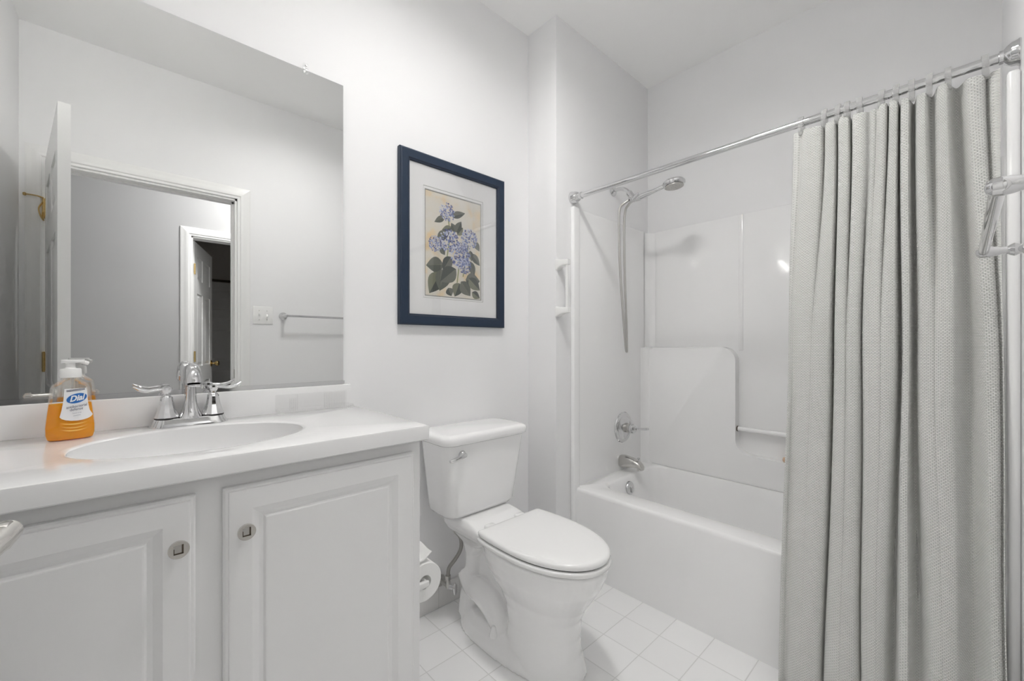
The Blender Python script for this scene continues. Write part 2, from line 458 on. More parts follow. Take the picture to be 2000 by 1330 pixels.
def panel_door(bm, w, h, t, z0=0.012, cols=2, rows=((.24, .80), (.94, 1.58), (1.70, 1.90)), stile=.105, mid=.095):
    """hinge edge at local x=0, leaf along +x, thickness centred on y=0"""
    core = t / 2 - .008
    box(bm, 0.002, w - .002, -core, core, z0 + .002, h - .002)
    pw = (w - 2 * stile - (cols - 1) * mid) / cols
    xs = [stile + i * (pw + mid) for i in range(cols)]
    box(bm, 0, stile, -t / 2, t / 2, z0, h); box(bm, w - stile, w, -t / 2, t / 2, z0, h)
    for i in range(cols - 1): box(bm, xs[i] + pw, xs[i + 1], -t / 2, t / 2, z0, h)
    zs = [z0] + [v for r in rows for v in r] + [h]
    for a, c in zip(zs[::2], zs[1::2]):
        for x in xs: box(bm, x, x + pw, -t / 2, t / 2, a, c)
    for x in xs:
        for a, c in rows:
            for s in (-1, 1):
                r0 = [(x, a), (x + pw, a), (x + pw, c), (x, c)]
                def ins(d, y): return [(x + d, s * y, a + d), (x + pw - d, s * y, a + d), (x + pw - d, s * y, c - d), (x + d, s * y, c - d)]
                loft(bm, [ins(.0, core), ins(.012, core - .001), ins(.035, t / 2 - .002), ins(.036, t / 2 - .002)], False, True)

def door_knob(bm, x, z, t, s, r=.026, mi=0):
    lathe(bm, [(.032, 0), (.032, .004), (.026, .009), (.011, .014), (.011, .032), (.020, .040), (r, .052), (r, .062), (.018, .070), (.004, .072)], (x, s * t / 2, z), (0, s, 0), 28, mi)

# door_1: the bathroom's own door, swung open beside the camera (seen in the mirror)
hx, hy, ex, ey = -0.280, -0.080, -0.172, 0.728
ang = math.atan2(ey - hy, ex - hx); DW = math.hypot(ex - hx, ey - hy); DT = 0.035
d1 = thing('door_1', 'white bathroom door standing open, seen edge-on in the mirror', 'door', (hx, hy, 0), ang, kind='structure')
b = B(); panel_door(b, DW, 2.054, DT); obj('leaf', b, 'door', d1, smooth=False, local=True)
for s in (-1, 1):
    b = B()
    lathe(b, [(.031, 0), (.031, .004), (.027, .008), (.012, .010), (.012, .066)], (DW - .062, s * DT / 2, .934), (0, s, 0), 28)
    y0 = s * (DT / 2 + .070)
    tube(b, catmull([(DW - .062, y0 - s * .006, .938), (DW - .062, y0 + s * .008, .938)], 3), .0135, 20)
    tube(b, catmull([(DW - .050, y0 + s * .002, .938), (DW - .085, y0 + s * .004, .938), (DW - .125, y0 + s * .001, .936), (DW - .165, y0 - s * .006, .934)], 6), [.012, .0115, .010, .009, .007], 18)
    obj('lever_handle', b, 'nickel', d1, local=True, label='satin nickel lever handle')
for z in (.25, 1.045, 1.815):
    b = B()
    tube(b, [(-.004, DT / 2 + .004, z - .045), (-.004, DT / 2 + .004, z + .045)], .0065, 12)
    for zz in (z - .047, z + .047): lathe(b, [(.004, -.004), (.0075, 0), (.004, .004)], (-.004, DT / 2 + .004, zz), 'Z', 12)
    box(b, 0, .038, DT / 2 - .0005, DT / 2 + .002, z - .044, z + .044)
    box(b, -.0275, -.004, DT / 2 + .002, DT / 2 + .0045, z - .044, z + .044)
    hg = obj('hinge', b, 'brass', d1, local=True, label='brass hinge')
    if z > 1.5:
        b = B()
        tube(b, catmull([(-.004, DT / 2 + .006, z + .054), (.008, DT / 2 + .030, z + .056), (-.014, DT / 2 + .065, z + .060)], 6), .0035, 10)
        lathe(b, [(.007, 0), (.009, .004), (.007, .010)], (-.014, DT / 2 + .062, z + .060), (-.3, 1, 0), 12)
        tube(b, catmull([(0, DT / 2 + .008, z + .03), (.03, DT / 2 + .022, z - .01), (.045, DT / 2 + .016, z - .05), (.030, DT / 2 + .006, z - .066), (.010, DT / 2 + .010, z - .045), (.002, DT / 2 + .008, z - .02)], 6), .0032, 10)
        o = obj('door_stop', b, 'brass', hg, local=True, label='brass wire hinge-pin door stop')

# door_2: six-panel bedroom door opened away from the hall
d2a = math.atan2(-.72, .215)
d2 = thing('door_2', 'white six-panel bedroom door ajar across the hall, small in the mirror', 'door', (DX0 + .014, YH - .112, 0), d2a, kind='structure')
b = B(); panel_door(b, .745, 2.02, .035); obj('leaf', b, 'door', d2, smooth=False, local=True)
for s in (-1, 1):
    b = B(); door_knob(b, .685, .945, .035, s); obj('knob', b, 'brass', d2, local=True, label='round brass knob')
for z in (.25, 1.03, 1.78):
    b = B(); tube(b, [(-.003, .022, z - .045), (-.003, .022, z + .045)], .007, 10); box(b, 0, .04, .017, .020, z - .044, z + .044)
    box(b, -.003, .012, .017, .0205, z - .044, z + .044)
    obj('hinge', b, 'brass', d2, local=True, label='brass hinge')
# door_3: closet doors on the bedroom's far wall
d3 = thing('door_3', 'dim panelled closet door on the bedroom far wall, deep in the mirror', 'door', (.62, BY + .03, 0), 0, kind='structure')
b = B(); panel_door(b, .72, 2.02, .035, rows=((.2, .78), (.90, 1.36), (1.48, 1.66), (1.76, 1.92)), cols=1); obj('leaf', b, 'door', d3, smooth=False, local=True)
b = B(); box(b, -.05, 1.0, -.03, .03, 2.035, 2.06); obj('track', b, 'darkmetal', d3, smooth=False, local=True, label='dark closet door track')

# ------------------------------------------------------------------ lamps above the frame; the hall light is added
cl = thing('ceiling_light', 'round ceiling light with an added drum baffle in the middle of the bathroom', 'lamp', (.86, .70, HC))
b = B(); lathe(b, [(.131, -.001), (.131, -.050), (.134, -.052), (.140, -.050), (.142, -.001), (.131, -.001)], (.86, .70, HC), 'Z', 48); obj('drum_baffle', b, 'whiteplastic', cl)  # unseen drum rim added to cut direct light on the upper walls
b = B(); lathe(b, [(.001, -.014), (.08, -.013), (.120, -.010), (.130, -.004)], (.86, .70, HC), 'Z', 48); obj('lamp_shade', b, 'ceilglow', cl)
VZL = 2.50
vl = thing('vanity_light', 'chrome bar with four globe bulbs above the mirror', 'lamp', (.10, YN, VZL))
b = B(); box(b, -.34, .25, YN - .03, YN, VZL - .05, VZL + .05, .006); obj('backplate', b, 'chrome', vl)
for x in (-.27, -.12, .03, .18):
    b = B(); tube(b, catmull([(x, YN - .028, VZL), (x, YN - .12, VZL + .015), (x, YN - .19, VZL + .010), (x, YN - .215, VZL)], 5), .009, 12)
    lathe(b, [(.012, 0), (.024, .006), (.026, .030), (.018, .034)], (x, YN - .205, VZL), (0, -1, 0), 24); obj('arm', b, 'chrome', vl)
    b = B(); lathe(b, [(.018, .0)] + [(.055 * math.sin(R(a)), .050 - .055 * math.cos(R(a))) for a in range(26, 180, 11)] + [(.001, .105)], (x, YN - .236, VZL), (0, -1, 0), 24)
    obj('bulb', b, 'bulb', vl)
    b = B(); lathe(b, [(.020, -.004), (.040, .004), (.062, .030), (.072, .052), (.075, .060), (.072, .060), (.069, .052), (.059, .032), (.038, .008), (.020, .001)], (x, YN - .236, VZL), (0, -1, .06), 32)  # unseen shade added to keep the bulb's light off the wall
    obj('lamp_shade', b, 'whiteplastic', vl)
hl = thing('hall_fill_light', 'added unseen ceiling light brightening the hall', 'lamp', (1.05, -.74, HC))  # unseen lamp added to brighten the hall and spill through the doorway
b = B(); lathe(b, [(.004, -.07), (.06, -.064), (.11, -.04), (.13, -.015), (.135, 0)], (1.05, -.74, HC), 'Z', 32); obj('lamp_shade', b, 'hallglow', hl)

# ------------------------------------------------------------------ vanity cabinet
CXL, CXR, CYF = XW, 0.607, 1.038
CZT, CTOP = 0.866, 0.907
vc = thing('vanity_cabinet', 'white vanity cabinet with raised-panel doors under the sink counter', 'cabinet', (.11, 1.28, 0))
b = B()
box(b, CXL, CXR, CYF, CYF + .018, .10, CZT - .001); box(b, CXR - .016, CXR, CYF + .018, YN - .001, 0, CZT - .001)
box(b, CXL, CXL + .016, CYF + .018, YN - .001, 0, CZT - .001); box(b, CXL, CXR - .016, CYF + .05, CYF + .066, 0, .10)
box(b, CXL + .016, CXR - .016, CYF + .066, YN - .001, .09, .105); box(b, CXL + .016, CXR - .016, YN - .012, YN - .001, .105, CZT - .001)
obj('carcass', b, 'cabinet', vc, smooth=False)
def cab_door(x0, x1, z0, z1, kx, kz):
    bm = B()
    prof = [(0, 0), (0, .012), (.0035, .0155), (.008, .0155), (.0095, .0185), (.012, .0190), (.050, .0190), (.064, .0125), (.0725, .0115),
            (.0745, .0135), (.0765, .0155), (.079, .0160), (.080, .0160)]
    rings = []
    for d, h in prof:
        y = CYF - .001 - h
        rings.append([(x0 + d, y, z0 + d), (x1 - d, y, z0 + d), (x1 - d, y, z1 - d), (x0 + d, y, z1 - d)])
    loft(bm, rings)
    dr = obj('door', bm, 'cabinet', vc, smooth=False)
    bm = B()
    yf = CYF - .020
    lathe(bm, [(.008, 0), (.008, .010), (.0135, .016), (.0158, .0185), (.0165, .022), (.0165, .0245), (.0158, .0258)], (kx, yf, kz), (0, -1, 0), 36)
    kn = obj('knob', bm, 'nickel', dr, label='round satin nickel knob')
    yk = yf - .0262
    bm = B()
    box(bm, kx - .0078, kx + .0066, yk - .0002, yk + .0006, kz - .0050, kz + .0098)  # reflection on the knob face, painted as a dark-edged square
    for x_a, x_b, z_a, z_b in ((-.0078, .0066, -.0072, -.0046), (.0040, .0068, -.0072, .0098), (-.0078, -.0066, -.0060, .0040)):
        box(bm, kx + x_a, kx + x_b, yk - .0006, yk + .0004, kz + z_a, kz + z_b, mi=1)
    return dr, kn, bm
for (x0, x1, kx) in ((-.335, .101, .073), (.146, .581, .182)):
    dr, kn, ib = cab_door(x0, x1, .135, .836, kx, .747)
    me_o = obj('knob_reflection', ib, ['steel', 'darkmetal'], dr, smooth=False, label='painted reflection, a dark-edged square on the knob face')

# ------------------------------------------------------------------ countertop with moulded oval bowl and backsplash
ct = thing('vanity_countertop', 'white one-piece sink counter with oval bowl and backsplash', 'countertop', (.12, 1.27, CZT))
KX0, KX1, KY0, KY1 = XW + .001, .621, 1.010, YN - .001
BX, BYc, BA, BB = .135, 1.262, .226, .166
def deck():
    bm = B(); N = 72
    def el(a, bb, z): return [(BX + a * math.cos(2 * PI * i / N), BYc + bb * math.sin(2 * PI * i / N), z) for i in range(N)]
    def rectpt(i, x0, x1, y0, y1):
        a = 2 * PI * i / N; c, s = math.cos(a), math.sin(a)
        ts = []
        if abs(c) > 1e-9: ts.append(((x1 - BX) if c > 0 else (x0 - BX)) / c)
        if abs(s) > 1e-9: ts.append(((y1 - BYc) if s > 0 else (y0 - BYc)) / s)
        t = min(ts); return (BX + c * t, BYc + s * t)
    def rect(e, z):
        pts = [rectpt(i, KX0 + e, KX1 - e, KY0 + e, KY1 - e) for i in range(N)]
        for cx, cy in ((KX0 + e, KY0 + e), (KX1 - e, KY0 + e), (KX1 - e, KY1 - e), (KX0 + e, KY1 - e)):
            k = min(range(N), key=lambda i: (pts[i][0] - cx) ** 2 + (pts[i][1] - cy) ** 2); pts[k] = (cx, cy)
        return [(x, y, z) for x, y in pts]
    rings = [rect(0.004, CZT), rect(0, CZT + .003), rect(0, CTOP - .006), rect(.0018, CTOP - .0015), rect(.006, CTOP)]
    rings += [el(BA + .012, BB + .012, CTOP), el(BA + .003, BB + .003, CTOP - .0012), el(BA, BB, CTOP - .004)]
    for k in range(1, 13):
        t = k / 12 * PI / 2
        f = math.cos(t * .96) ** .62
        rings.append(el(BA * f, BB * f, CTOP - .004 - .125 * math.sin(t) ** .9))
    loft(bm, rings, False, True)
    return bm
obj('sink_deck', deck(), 'marble', ct, angle=40)
b = B(); box(b, KX0, .604, YN - .020, KY1, CTOP - .001, .988, .003); obj('backsplash', b, 'marble', ct)
b = B(); lathe(b, [(.020, 0), (.020, .003), (.012, .0035), (.003, .002)], (BX, BYc, CTOP - .1288), 'Z', 24); obj('drain', b, 'chrome', ct, label='chrome sink drain')

# ------------------------------------------------------------------ mirror
mi = thing('mirror', 'large frameless wall mirror above the vanity', 'mirror', (.1, YN, .99))
MX1, MZ0, MZ1 = .580, .9945, 2.071
b = B(); box(b, XW + .002, MX1, YN - .0065, YN - .001, MZ0, MZ1)
for f in b.faces:
    if abs(f.normal.y) < .5: f.material_index = 1
b.faces.ensure_lookup_table(); b.normal_update()
for f in b.faces: f.material_index = 0 if f.normal.y < -.5 else 1
obj('mirror_glass', b, ['mirror', 'mirroredge'], mi, smooth=False)
b = B(); box(b, XW + .002, MX1 + .003, YN - .010, YN - .0005, .9885, .9945); box(b, XW + .002, MX1 + .003, YN - .0105, YN - .0075, .9885, 1.001)
obj('bottom_channel', b, 'chrome', mi, smooth=False, label='chrome channel under the mirror')
for x in (.452, -.22):
    b = B(); box(b, x - .008, x + .008, YN - .011, YN - .0075, MZ1 - .012, MZ1 + .006, .001); box(b, x - .008, x + .008, YN - .011, YN - .0005, MZ1 + .002, MZ1 + .022, .002)
    cp = obj('clip', b, 'clear', mi, label='clear plastic mirror clip')
    b = B(); lathe(b, [(.0035, 0), (.003, .002), (.001, .0025)], (x, YN - .011, MZ1 + .013), (0, -1, 0), 12); obj('screw', b, 'steel', cp)

# ------------------------------------------------------------------ sink faucet
FX, FY = .134, 1.477
fa = thing('sink_faucet', 'chrome two-handle centerset faucet at the back of the sink', 'faucet', (FX, FY, CTOP))
b = B()
def stad(hw, hd, z, n=10):
    return [(FX + x, FY + y, z) for x, y in rrect(-hw, hw, -hd, hd, hd * .98, n)]
loft(b, [stad(.088, .030, CTOP), stad(.088, .030, CTOP + .003), stad(.083, .026, CTOP + .010), stad(.079, .0235, CTOP + .020), stad(.077, .0225, CTOP + .022)])
obj('base_plate', b, 'chrome', fa)
def octo(bm, c, prof, n=10):
    for_r = []
    for r, h in prof: for_r.append([(c[0] + r * math.cos(2 * PI * (i + .5) / n), c[1] + r * math.sin(2 * PI * (i + .5) / n), c[2] + h) for i in range(n)])
    loft(bm, for_r)
for s in (-1, 1):
    hc = (FX + s * .052, FY, CTOP + .022)
    b = B(); lathe(b, [(.0265, 0), (.0265, .004)], hc, 'Z', 28); obj('seal', b, 'black', fa, label='black seal ring under the handle')
    b = B()
    octo(b, hc, [(.0275, .0035), (.0262, .007), (.0215, .020), (.0175, .034), (.0150, .048), (.0140, .056), (.0120, .060), (.0090, .063), (.0088, .068), (.0120, .074), (.0135, .079), (.0125, .084), (.006, .087)], 12)
    hd = obj('handle', b, 'chrome', fa, angle=25)
    b = B()
    pts = catmull([(hc[0] - s * .010, FY, hc[2] + .081), (hc[0] + s * .018, FY - .003, hc[2] + .079), (hc[0] + s * .036, FY - .004, hc[2] + .077), (hc[0] + s * .053, FY - .003, hc[2] + .081), (hc[0] + s * .068, FY - .001, hc[2] + .090)], 7)
    tube(b, pts, [.0085, .0080, .0085, .0095, .0085, .004], 16, flat=.55)
    obj('lever', b, 'chrome', hd)
b = B()
sp = [(FX, FY, CTOP + .020), (FX, FY, CTOP + .030), (FX, FY, CTOP + .045), (FX, FY, CTOP + .070), (FX, FY - .001, CTOP + .100), (FX, FY - .004, CTOP + .125), (FX, FY - .016, CTOP + .146), (FX, FY - .036, CTOP + .156), (FX, FY - .060, CTOP + .152), (FX, FY - .078, CTOP + .136), (FX, FY - .085, CTOP + .118)]
tube(b, catmull(sp, 5), [.030, .025, .0195, .0150, .0130, .0130, .0145, .0165, .0175, .0180, .0185], 20)
lathe(b, [(.0150, 0), (.0150, .004), (.013, .006)], (FX, FY - .0865, CTOP + .1165), (0, -.15, -1), 20)
obj('spout', b, 'chrome', fa)
b = B(); tube(b, [(FX, FY + .020, CTOP + .02), (FX, FY + .020, CTOP + .085)], .003, 10); lathe(b, [(.003, 0), (.0075, .004), (.0085, .010), (.005, .016)], (FX, FY + .020, CTOP + .084), 'Z', 16)
obj('drain_lift_rod', b, 'chrome', fa)

# ------------------------------------------------------------------ pump bottle of amber hand soap
SBX, SBY, SROT = -.096, 1.440, R(10)
sb = thing('soap_dispenser', 'clear pump bottle half full of orange liquid hand soap beside the sink', 'soap bottle', (SBX, SBY, CTOP), SROT)
PROF = [(z_, a_ * .77, b_ * .92) for z_, a_, b_ in [(.000, .046, .022), (.003, .0505, .0255), (.012, .0535, .0280), (.030, .0540, .0285), (.060, .0505, .0275), (.090, .0465, .0265), (.112, .0440, .0255), (.122, .0425, .0245), (.130, .037, .0225), (.136, .028, .0205), (.140, .0205, .0190), (.148, .0195, .0190)]]
XS = .77
def bdim(z):
    for (z0, a0, b0), (z1, a1, b1) in zip(PROF, PROF[1:]):
        if z <= z1:
            t = (z - z0) / (z1 - z0); return a0 + (a1 - a0) * t, b0 + (b1 - b0) * t
    return PROF[-1][1:]
def bring(z, off=0.0, n=48):
    a, c = bdim(z); out = []
    e = 2 / (2.7 if z < .128 else 2.0)
    for i in range(n):
        t = 2 * PI * i / n; co, si = math.cos(t), math.sin(t)
        out.append(((a - off) * math.copysign(abs(co) ** e, co), (c - off) * math.copysign(abs(si) ** e, si), z))
    return out
def bsurf(x, z, off=.0004):
    a, c = bdim(z); q = min(.999, abs(x) / a)
    return -(c * (1 - q ** 2.7) ** (1 / 2.7) + off)
zz = [p[0] for p in PROF]
fine = sorted(set([round(z0 + (z1 - z0) * k / 3, 5) for z0, z1 in zip(zz, zz[1:]) for k in range(4)]))
b = B(); loft(b, [bring(z) for z in fine]); obj('bottle_body', b, 'bottle', sb, local=True, angle=60)
b = B(); loft(b, [bring(max(z, .002), .0015) for z in fine if z < .083] + [bring(.084, .0015)]); obj('liquid', b, 'liquid', sb, local=True, angle=60, label='orange liquid soap')
b = B()
lathe(b, [(.0190, .146), (.0193, .150), (.0188, .164), (.0172, .167), (.010, .168), (.0085, .170), (.0085, .181)], (0, 0, 0), 'Z', 40)
loft(b, [[(x, y, z) for x, y in rrect(-.016, .024, -w, w, w * .9, 5)] for z, w in ((.180, .010), (.182, .0125), (.186, .0125), (.188, .0105))])
tube(b, [(.018, .002, .183), (.030, .006, .178)], .005, 10)
obj('pump', b, 'whiteplastic', sb, local=True, label='white pump cap')
b = B(); tube(b, catmull([(.004, 0, .148), (.004, 0, .10), (.010, .004, .05), (.018, .006, .008)], 5), .004, 10); obj('dip_tube', b, 'bottle', sb, local=True)
# front label
def patch(bm, poly, off, mi=0, n=10):
    """polygon (x,z) cut into small triangles and laid on the bottle's front"""
    t = bmesh.new()
    f = t.faces.new([t.verts.new((x, 0, z)) for x, z in poly])
    bmesh.ops.triangulate(t, faces=[f])
    bmesh.ops.subdivide_edges(t, edges=t.edges[:], cuts=3, use_grid_fill=True)
    mp = {v: bm.verts.new((v.co.x * XS, bsurf(v.co.x * XS, v.co.z, off), v.co.z)) for v in t.verts}
    for f in t.faces: bm.faces.new([mp[v] for v in f.verts]).material_index = mi
    t.free()
LX = .012   # the label sits right of centre as the bottle is seen
b = B()
shield = [(-.020, .1205), (.027, .1205), (.029, .112), (.031, .085), (.033, .070)]
for k in range(9):
    a = R(10 + 20 * k); shield.append((LX - .006 + .036 * math.cos(a) * 1.02, .058 - .013 * math.sin(a)))
shield += [(-.026, .072), (-.022, .095)]
shield = [(x + .004, z) for x, z in shield]
patch(b, shield, .0006, 0)
cx0 = .010
patch(b, [(cx0 + .0235 * math.cos(2 * PI * k / 28), .0975 + .0125 * math.sin(2 * PI * k / 28) + .0035 * math.cos(2 * PI * k / 28)) for k in range(28)], .0009, 2)
patch(b, [(cx0 + .0222 * math.cos(2 * PI * k / 28), .0975 + .0112 * math.sin(2 * PI * k / 28) + .0033 * math.cos(2 * PI * k / 28)) for k in range(28)], .0012, 1)
# orange artwork under the shield: pale swooshes
for z0, amp, w in ((.036, .006, .0030), (.028, .007, .0022), (.021, .006, .0028)):
    up = [(-.026 + .062 * k / 10, z0 + amp * ((k / 5 - 1) ** 2) + w * math.sin(PI * k / 10)) for k in range(11)]
    dn = [(-.026 + .062 * k / 10, z0 + amp * ((k / 5 - 1) ** 2)) for k in range(10, -1, -1)]
    patch(b, up[1:-1] + dn, .0006, 5)
def put_text(bm, body, size, x, z, mi, slope=.06, **k):
    vt, fs = text_verts(body, size, **k)
    if not vt: return
    nv = [bm.verts.new(((x + a) * XS, bsurf((x + a) * XS, z + c + a * slope, .0016), z + c + a * slope)) for a, c in vt]
    for f in fs:
        try: bm.faces.new([nv[i] for i in f]).material_index = mi
        except ValueError: pass
put_text(b, 'Dial', .0185, cx0, .0975, 0, .14, shear=.25, xs=1.05, bold=.0006)
put_text(b, 'antibacterial', .0088, cx0, .0790, 3, .10, xs=1.05)
put_text(b, 'defense', .0088, cx0 - .001, .0720, 3, .10, xs=1.05)
put_text(b, 'hand soap', .0048, cx0, .0635, 4, .10)
patch(b, [(.002, .0562), (.018, .0576), (.018, .0586), (.002, .0572)], .0013, 4)
for z in (.1165, .1140):
    patch(b, [(-.012, z - .0006), (.028, z + .0024), (.028, z + .0036), (-.012, z + .0006)], .0013, 3)
lb = obj('label', b, ['labelwhite', 'labelblue', 'labelrim', 'labelgrey', 'labelpale', 'labelgold'], sb, local=True, smooth=False, label='white product label with a blue oval')

# ------------------------------------------------------------------ clear ribbed tray by the backsplash
ty = thing('clear_tray', 'clear ribbed plastic tray at the back right corner of the counter', 'tray', (.47, 1.478, CTOP))
b = B()
TX0, TX1, TY0, TY1 = .352, .588, 1.440, 1.512
def tr(e, z, h): return [(x, y, z) for x, y in rrect(TX0 + e, TX1 - e, TY0 + e, TY1 - e, .012, 4)]
loft(b, [tr(.004, CTOP + .0005, 0), tr(.002, CTOP + .004, 0), tr(0, CTOP + .016, 0), tr(.0018, CTOP + .016, 0), tr(.004, CTOP + .005, 0), tr(.006, CTOP + .003, 0)])
nrib = 30
for k in range(nrib):
    x = TX0 + .016 + (TX1 - TX0 - .032) * k / (nrib - 1)
    box(b, x - .0011, x + .0011, TY0 - .0012, TY0 + .0012, CTOP + .004, CTOP + .015)
obj('tray_body', b, 'clear', ty)
b = B(); box(b, TX0 + .004, TX1 - .002, 1.511, 1.5135, CTOP + .004, CTOP + .060, .001)
for k in range(nrib + 8):
    x = TX0 + .012 + (TX1 - TX0 - .022) * k / (nrib + 7)
    if x < .505 and not (.395 < x < .425): continue
    tube(b, [(x, 1.5105, CTOP + .006), (x, 1.5105, CTOP + (.046 if x < .42 else .056))], .0014, 6)
obj('back_panel', b, 'clear', ty)

# ------------------------------------------------------------------ framed hydrangea print
PX0, PX1, PZ0, PZ1 = .797, 1.352, 1.212, 1.924
pc = thing('framed_picture', 'navy framed print of blue hydrangeas on the wall above the toilet', 'picture', ((PX0 + PX1) / 2, YN, PZ0))
b = B()
def prect(d, y): return [(PX0 + d, y, PZ0 + d), (PX1 - d, y, PZ0 + d), (PX1 - d, y, PZ1 - d), (PX0 + d, y, PZ1 - d)]
fr = [prect(0, YN - .001), prect(0, YN - .020), prect(.004, YN - .0245), prect(.008, YN - .0255), prect(.036, YN - .0245), prect(.039, YN - .021), prect(.043, YN - .020), prect(.0455, YN - .016), prect(.0455, YN - .004)]
vr = loft(b, fr, False, False)
b.faces.ensure_lookup_table()
for i, f in enumerate(b.faces):
    if (i // 4) in (4, 5, 6, 7) and (i // 4) != 5: f.material_index = 1
f0 = b.faces.new(vr[0])
obj('frame', b, ['navy', 'navydark'], pc, smooth=False)
b = B()   # mat with a window, its liner line
AX0, AX1, AZ0, AZ1 = .919, 1.214, 1.339, 1.781
WXr = (.908, 1.226, 1.328, 1.796)
def zrect(x0, x1, z0, z1, y): return [(x0, y, z0), (x1, y, z0), (x1, y, z1), (x0, y, z1)]
loft(b, [zrect(PX0 + .044, PX1 - .044, PZ0 + .044, PZ1 - .044, YN - .012), zrect(WXr[0], WXr[1], WXr[2], WXr[3], YN - .012)], False, False)
loft(b, [zrect(WXr[0], WXr[1], WXr[2], WXr[3], YN - .012), zrect(WXr[0] + .0015, WXr[1] - .0015, WXr[2] + .0015, WXr[3] - .0015, YN - .0105)], False, False, mi=1)
loft(b, [zrect(WXr[0] + .0015, WXr[1] - .0015, WXr[2] + .0015, WXr[3] - .0015, YN - .0105), zrect(AX0 - .0035, AX1 + .0035, AZ0 - .0035, AZ1 + .0035, YN - .0105)], False, False)
loft(b, [zrect(AX0 - .0035, AX1 + .0035, AZ0 - .0035, AZ1 + .0035, YN - .0105), zrect(AX0, AX1, AZ0, AZ1, YN - .0085)], False, False, mi=1)
obj('mat_board', b, ['matboard', 'matbevel'], pc, smooth=False)
# the print: parchment ground, leaves, flower heads of many small florets
def parchment():
    m = mat('parchment', (0.72, 0.64, 0.50), 0.8)
    nt = m.node_tree; bs = nt.nodes['Principled BSDF']
    tc = nt.nodes.new('ShaderNodeTexCoord'); n = nt.nodes.new('ShaderNodeTexNoise'); n.inputs['Scale'].default_value = 11; n.inputs['Detail'].default_value = 3
    nt.links.new(tc.outputs['Object'], n.inputs['Vector'])
    cr = nt.nodes.new('ShaderNodeValToRGB')
    cr.color_ramp.elements[0].position = .42; cr.color_ramp.elements[0].color = (.80, .77, .71, 1)
    cr.color_ramp.elements[1].position = .72; cr.color_ramp.elements[1].color = (.86, .64, .34, 1)
    e = cr.color_ramp.elements.new(.55); e.color = (.80, .75, .65, 1)
    nt.links.new(n.outputs['Fac'], cr.inputs[0]); nt.links.new(cr.outputs[0], bs.inputs['Base Color'])
    return m
M['parchment'] = parchment()
leafc = [(.115, .125, .105), (.17, .18, .15), (.075, .085, .075), (.22, .23, .16)]
flc = [(.12, .15, .36), (.26, .31, .55), (.50, .55, .74), (.70, .72, .82), (.06, .07, .24)]
pm = [M['parchment']] + [mat('print_leaf', c, .8) for c in leafc] + [mat('print_floret', c, .8) for c in flc] + [mat('print_stem', (.33, .36, .17), .8)]
FLW = [((0.372, 0.835), 0.135), ((0.165, 0.503), 0.115), ((0.41, 0.552), 0.175), ((0.776, 0.616), 0.150), ((0.601, 0.433), 0.185), ((0.69, 0.332), 0.125), ((0.644, 0.508), 0.09)]
LVS = [((0.331, 0.784), (0.150, 0.71), 0.06), ((0.442, 0.806), (0.700, 0.87), 0.07), ((0.456, 0.694), (0.277, 0.65), 0.061), ((0.528, 0.657), (0.442, 0.74), 0.07), ((0.528, 0.657), (0.627, 0.777), 0.079), ((0.556, 0.63), (0.657, 0.719), 0.067), ((0.306, 0.314), (0.013, 0.282), 0.150), ((0.444, 0.403), (0.293, 0.253), 0.11), ((0.252, 0.234), (0.065, 0.02), 0.165), ((0.334, 0.271), (0.239, 0.052), 0.167), ((0.531, 0.287), (0.252, 0.143), 0.160), ((0.59, 0.151), (0.504, 0.01), 0.12), ((0.619, 0.169), (0.799, 0.03), 0.135), ((0.707, 0.191), (0.985, 0.196), 0.15), ((0.766, 0.211), (0.985, 0.098), 0.12), ((0.794, 0.388), (0.872, 0.235), 0.085), ((0.823, 0.47), (0.985, 0.358), 0.080), ((0.793, 0.499), (0.824, 0.391), 0.065), ((0.883, 0.603), (0.976, 0.509), 0.07), ((0.39, 0.09), (0.447, 0.012), 0.09), ((0.829, 0.07), (0.985, 0.015), 0.08), ((0.251, 0.475), (0.333, 0.408), 0.06), ((0.20, 0.57), (0.42, 0.64), .09)]
b = B()
AW, AH = AX1 - AX0, AZ1 - AZ0
lay = [YN - .0085]
def flat(poly, mi):
    lay[0] -= .0000012
    b.faces.new([b.verts.new((AX0 + min(max(u, .002), .998) * AW, lay[0], AZ0 + min(max(w, .002), .998) * AH)) for u, w in poly]).material_index = mi
flat([(0, 0), (1, 0), (1, 1), (0, 1)], 0)
def leaf(p, q, w, mi):
    dx, dy = (q[0] - p[0]), (q[1] - p[1]) * AH / AW
    L = math.hypot(dx, dy); nx, ny = -dy / L, dx / L
    for side, m_ in ((1, mi), (-1, 1 + (mi % 4))):
        pts = [(p[0], p[1])]
        for k in range(1, 8):
            t = k / 8; ww = w * .78 * math.sin(PI * t ** .8) * side
            pts.append((p[0] + dx * t + nx * ww, p[1] + (dy * t + ny * ww) * AW / AH))
        pts.append(q); flat(pts, m_)
    for k in (1,):
        t0, t1 = .05, .92
        flat([(p[0] + dx * t0 + nx * .004, p[1] + (dy * t0 + ny * .004) * AW / AH), (p[0] + dx * t1, p[1] + dy * t1 * AW / AH), (p[0] + dx * t0 - nx * .004, p[1] + (dy * t0 - ny * .004) * AW / AH)], 4)
for (p, q) in (((.38, .80), (.43, .62)), ((.43, .62), (.37, .40)), ((.37, .40), (.42, .30)), ((.60, .40), (.55, .15)), ((.76, .55), (.66, .22))):
    flat([(p[0] - .010, p[1]), (p[0] + .010, p[1]), (q[0] + .010, q[1]), (q[0] - .010, q[1])], 10)
for i, (p, q, w) in enumerate(LVS): leaf(p, q, w, 1 + i % 3)
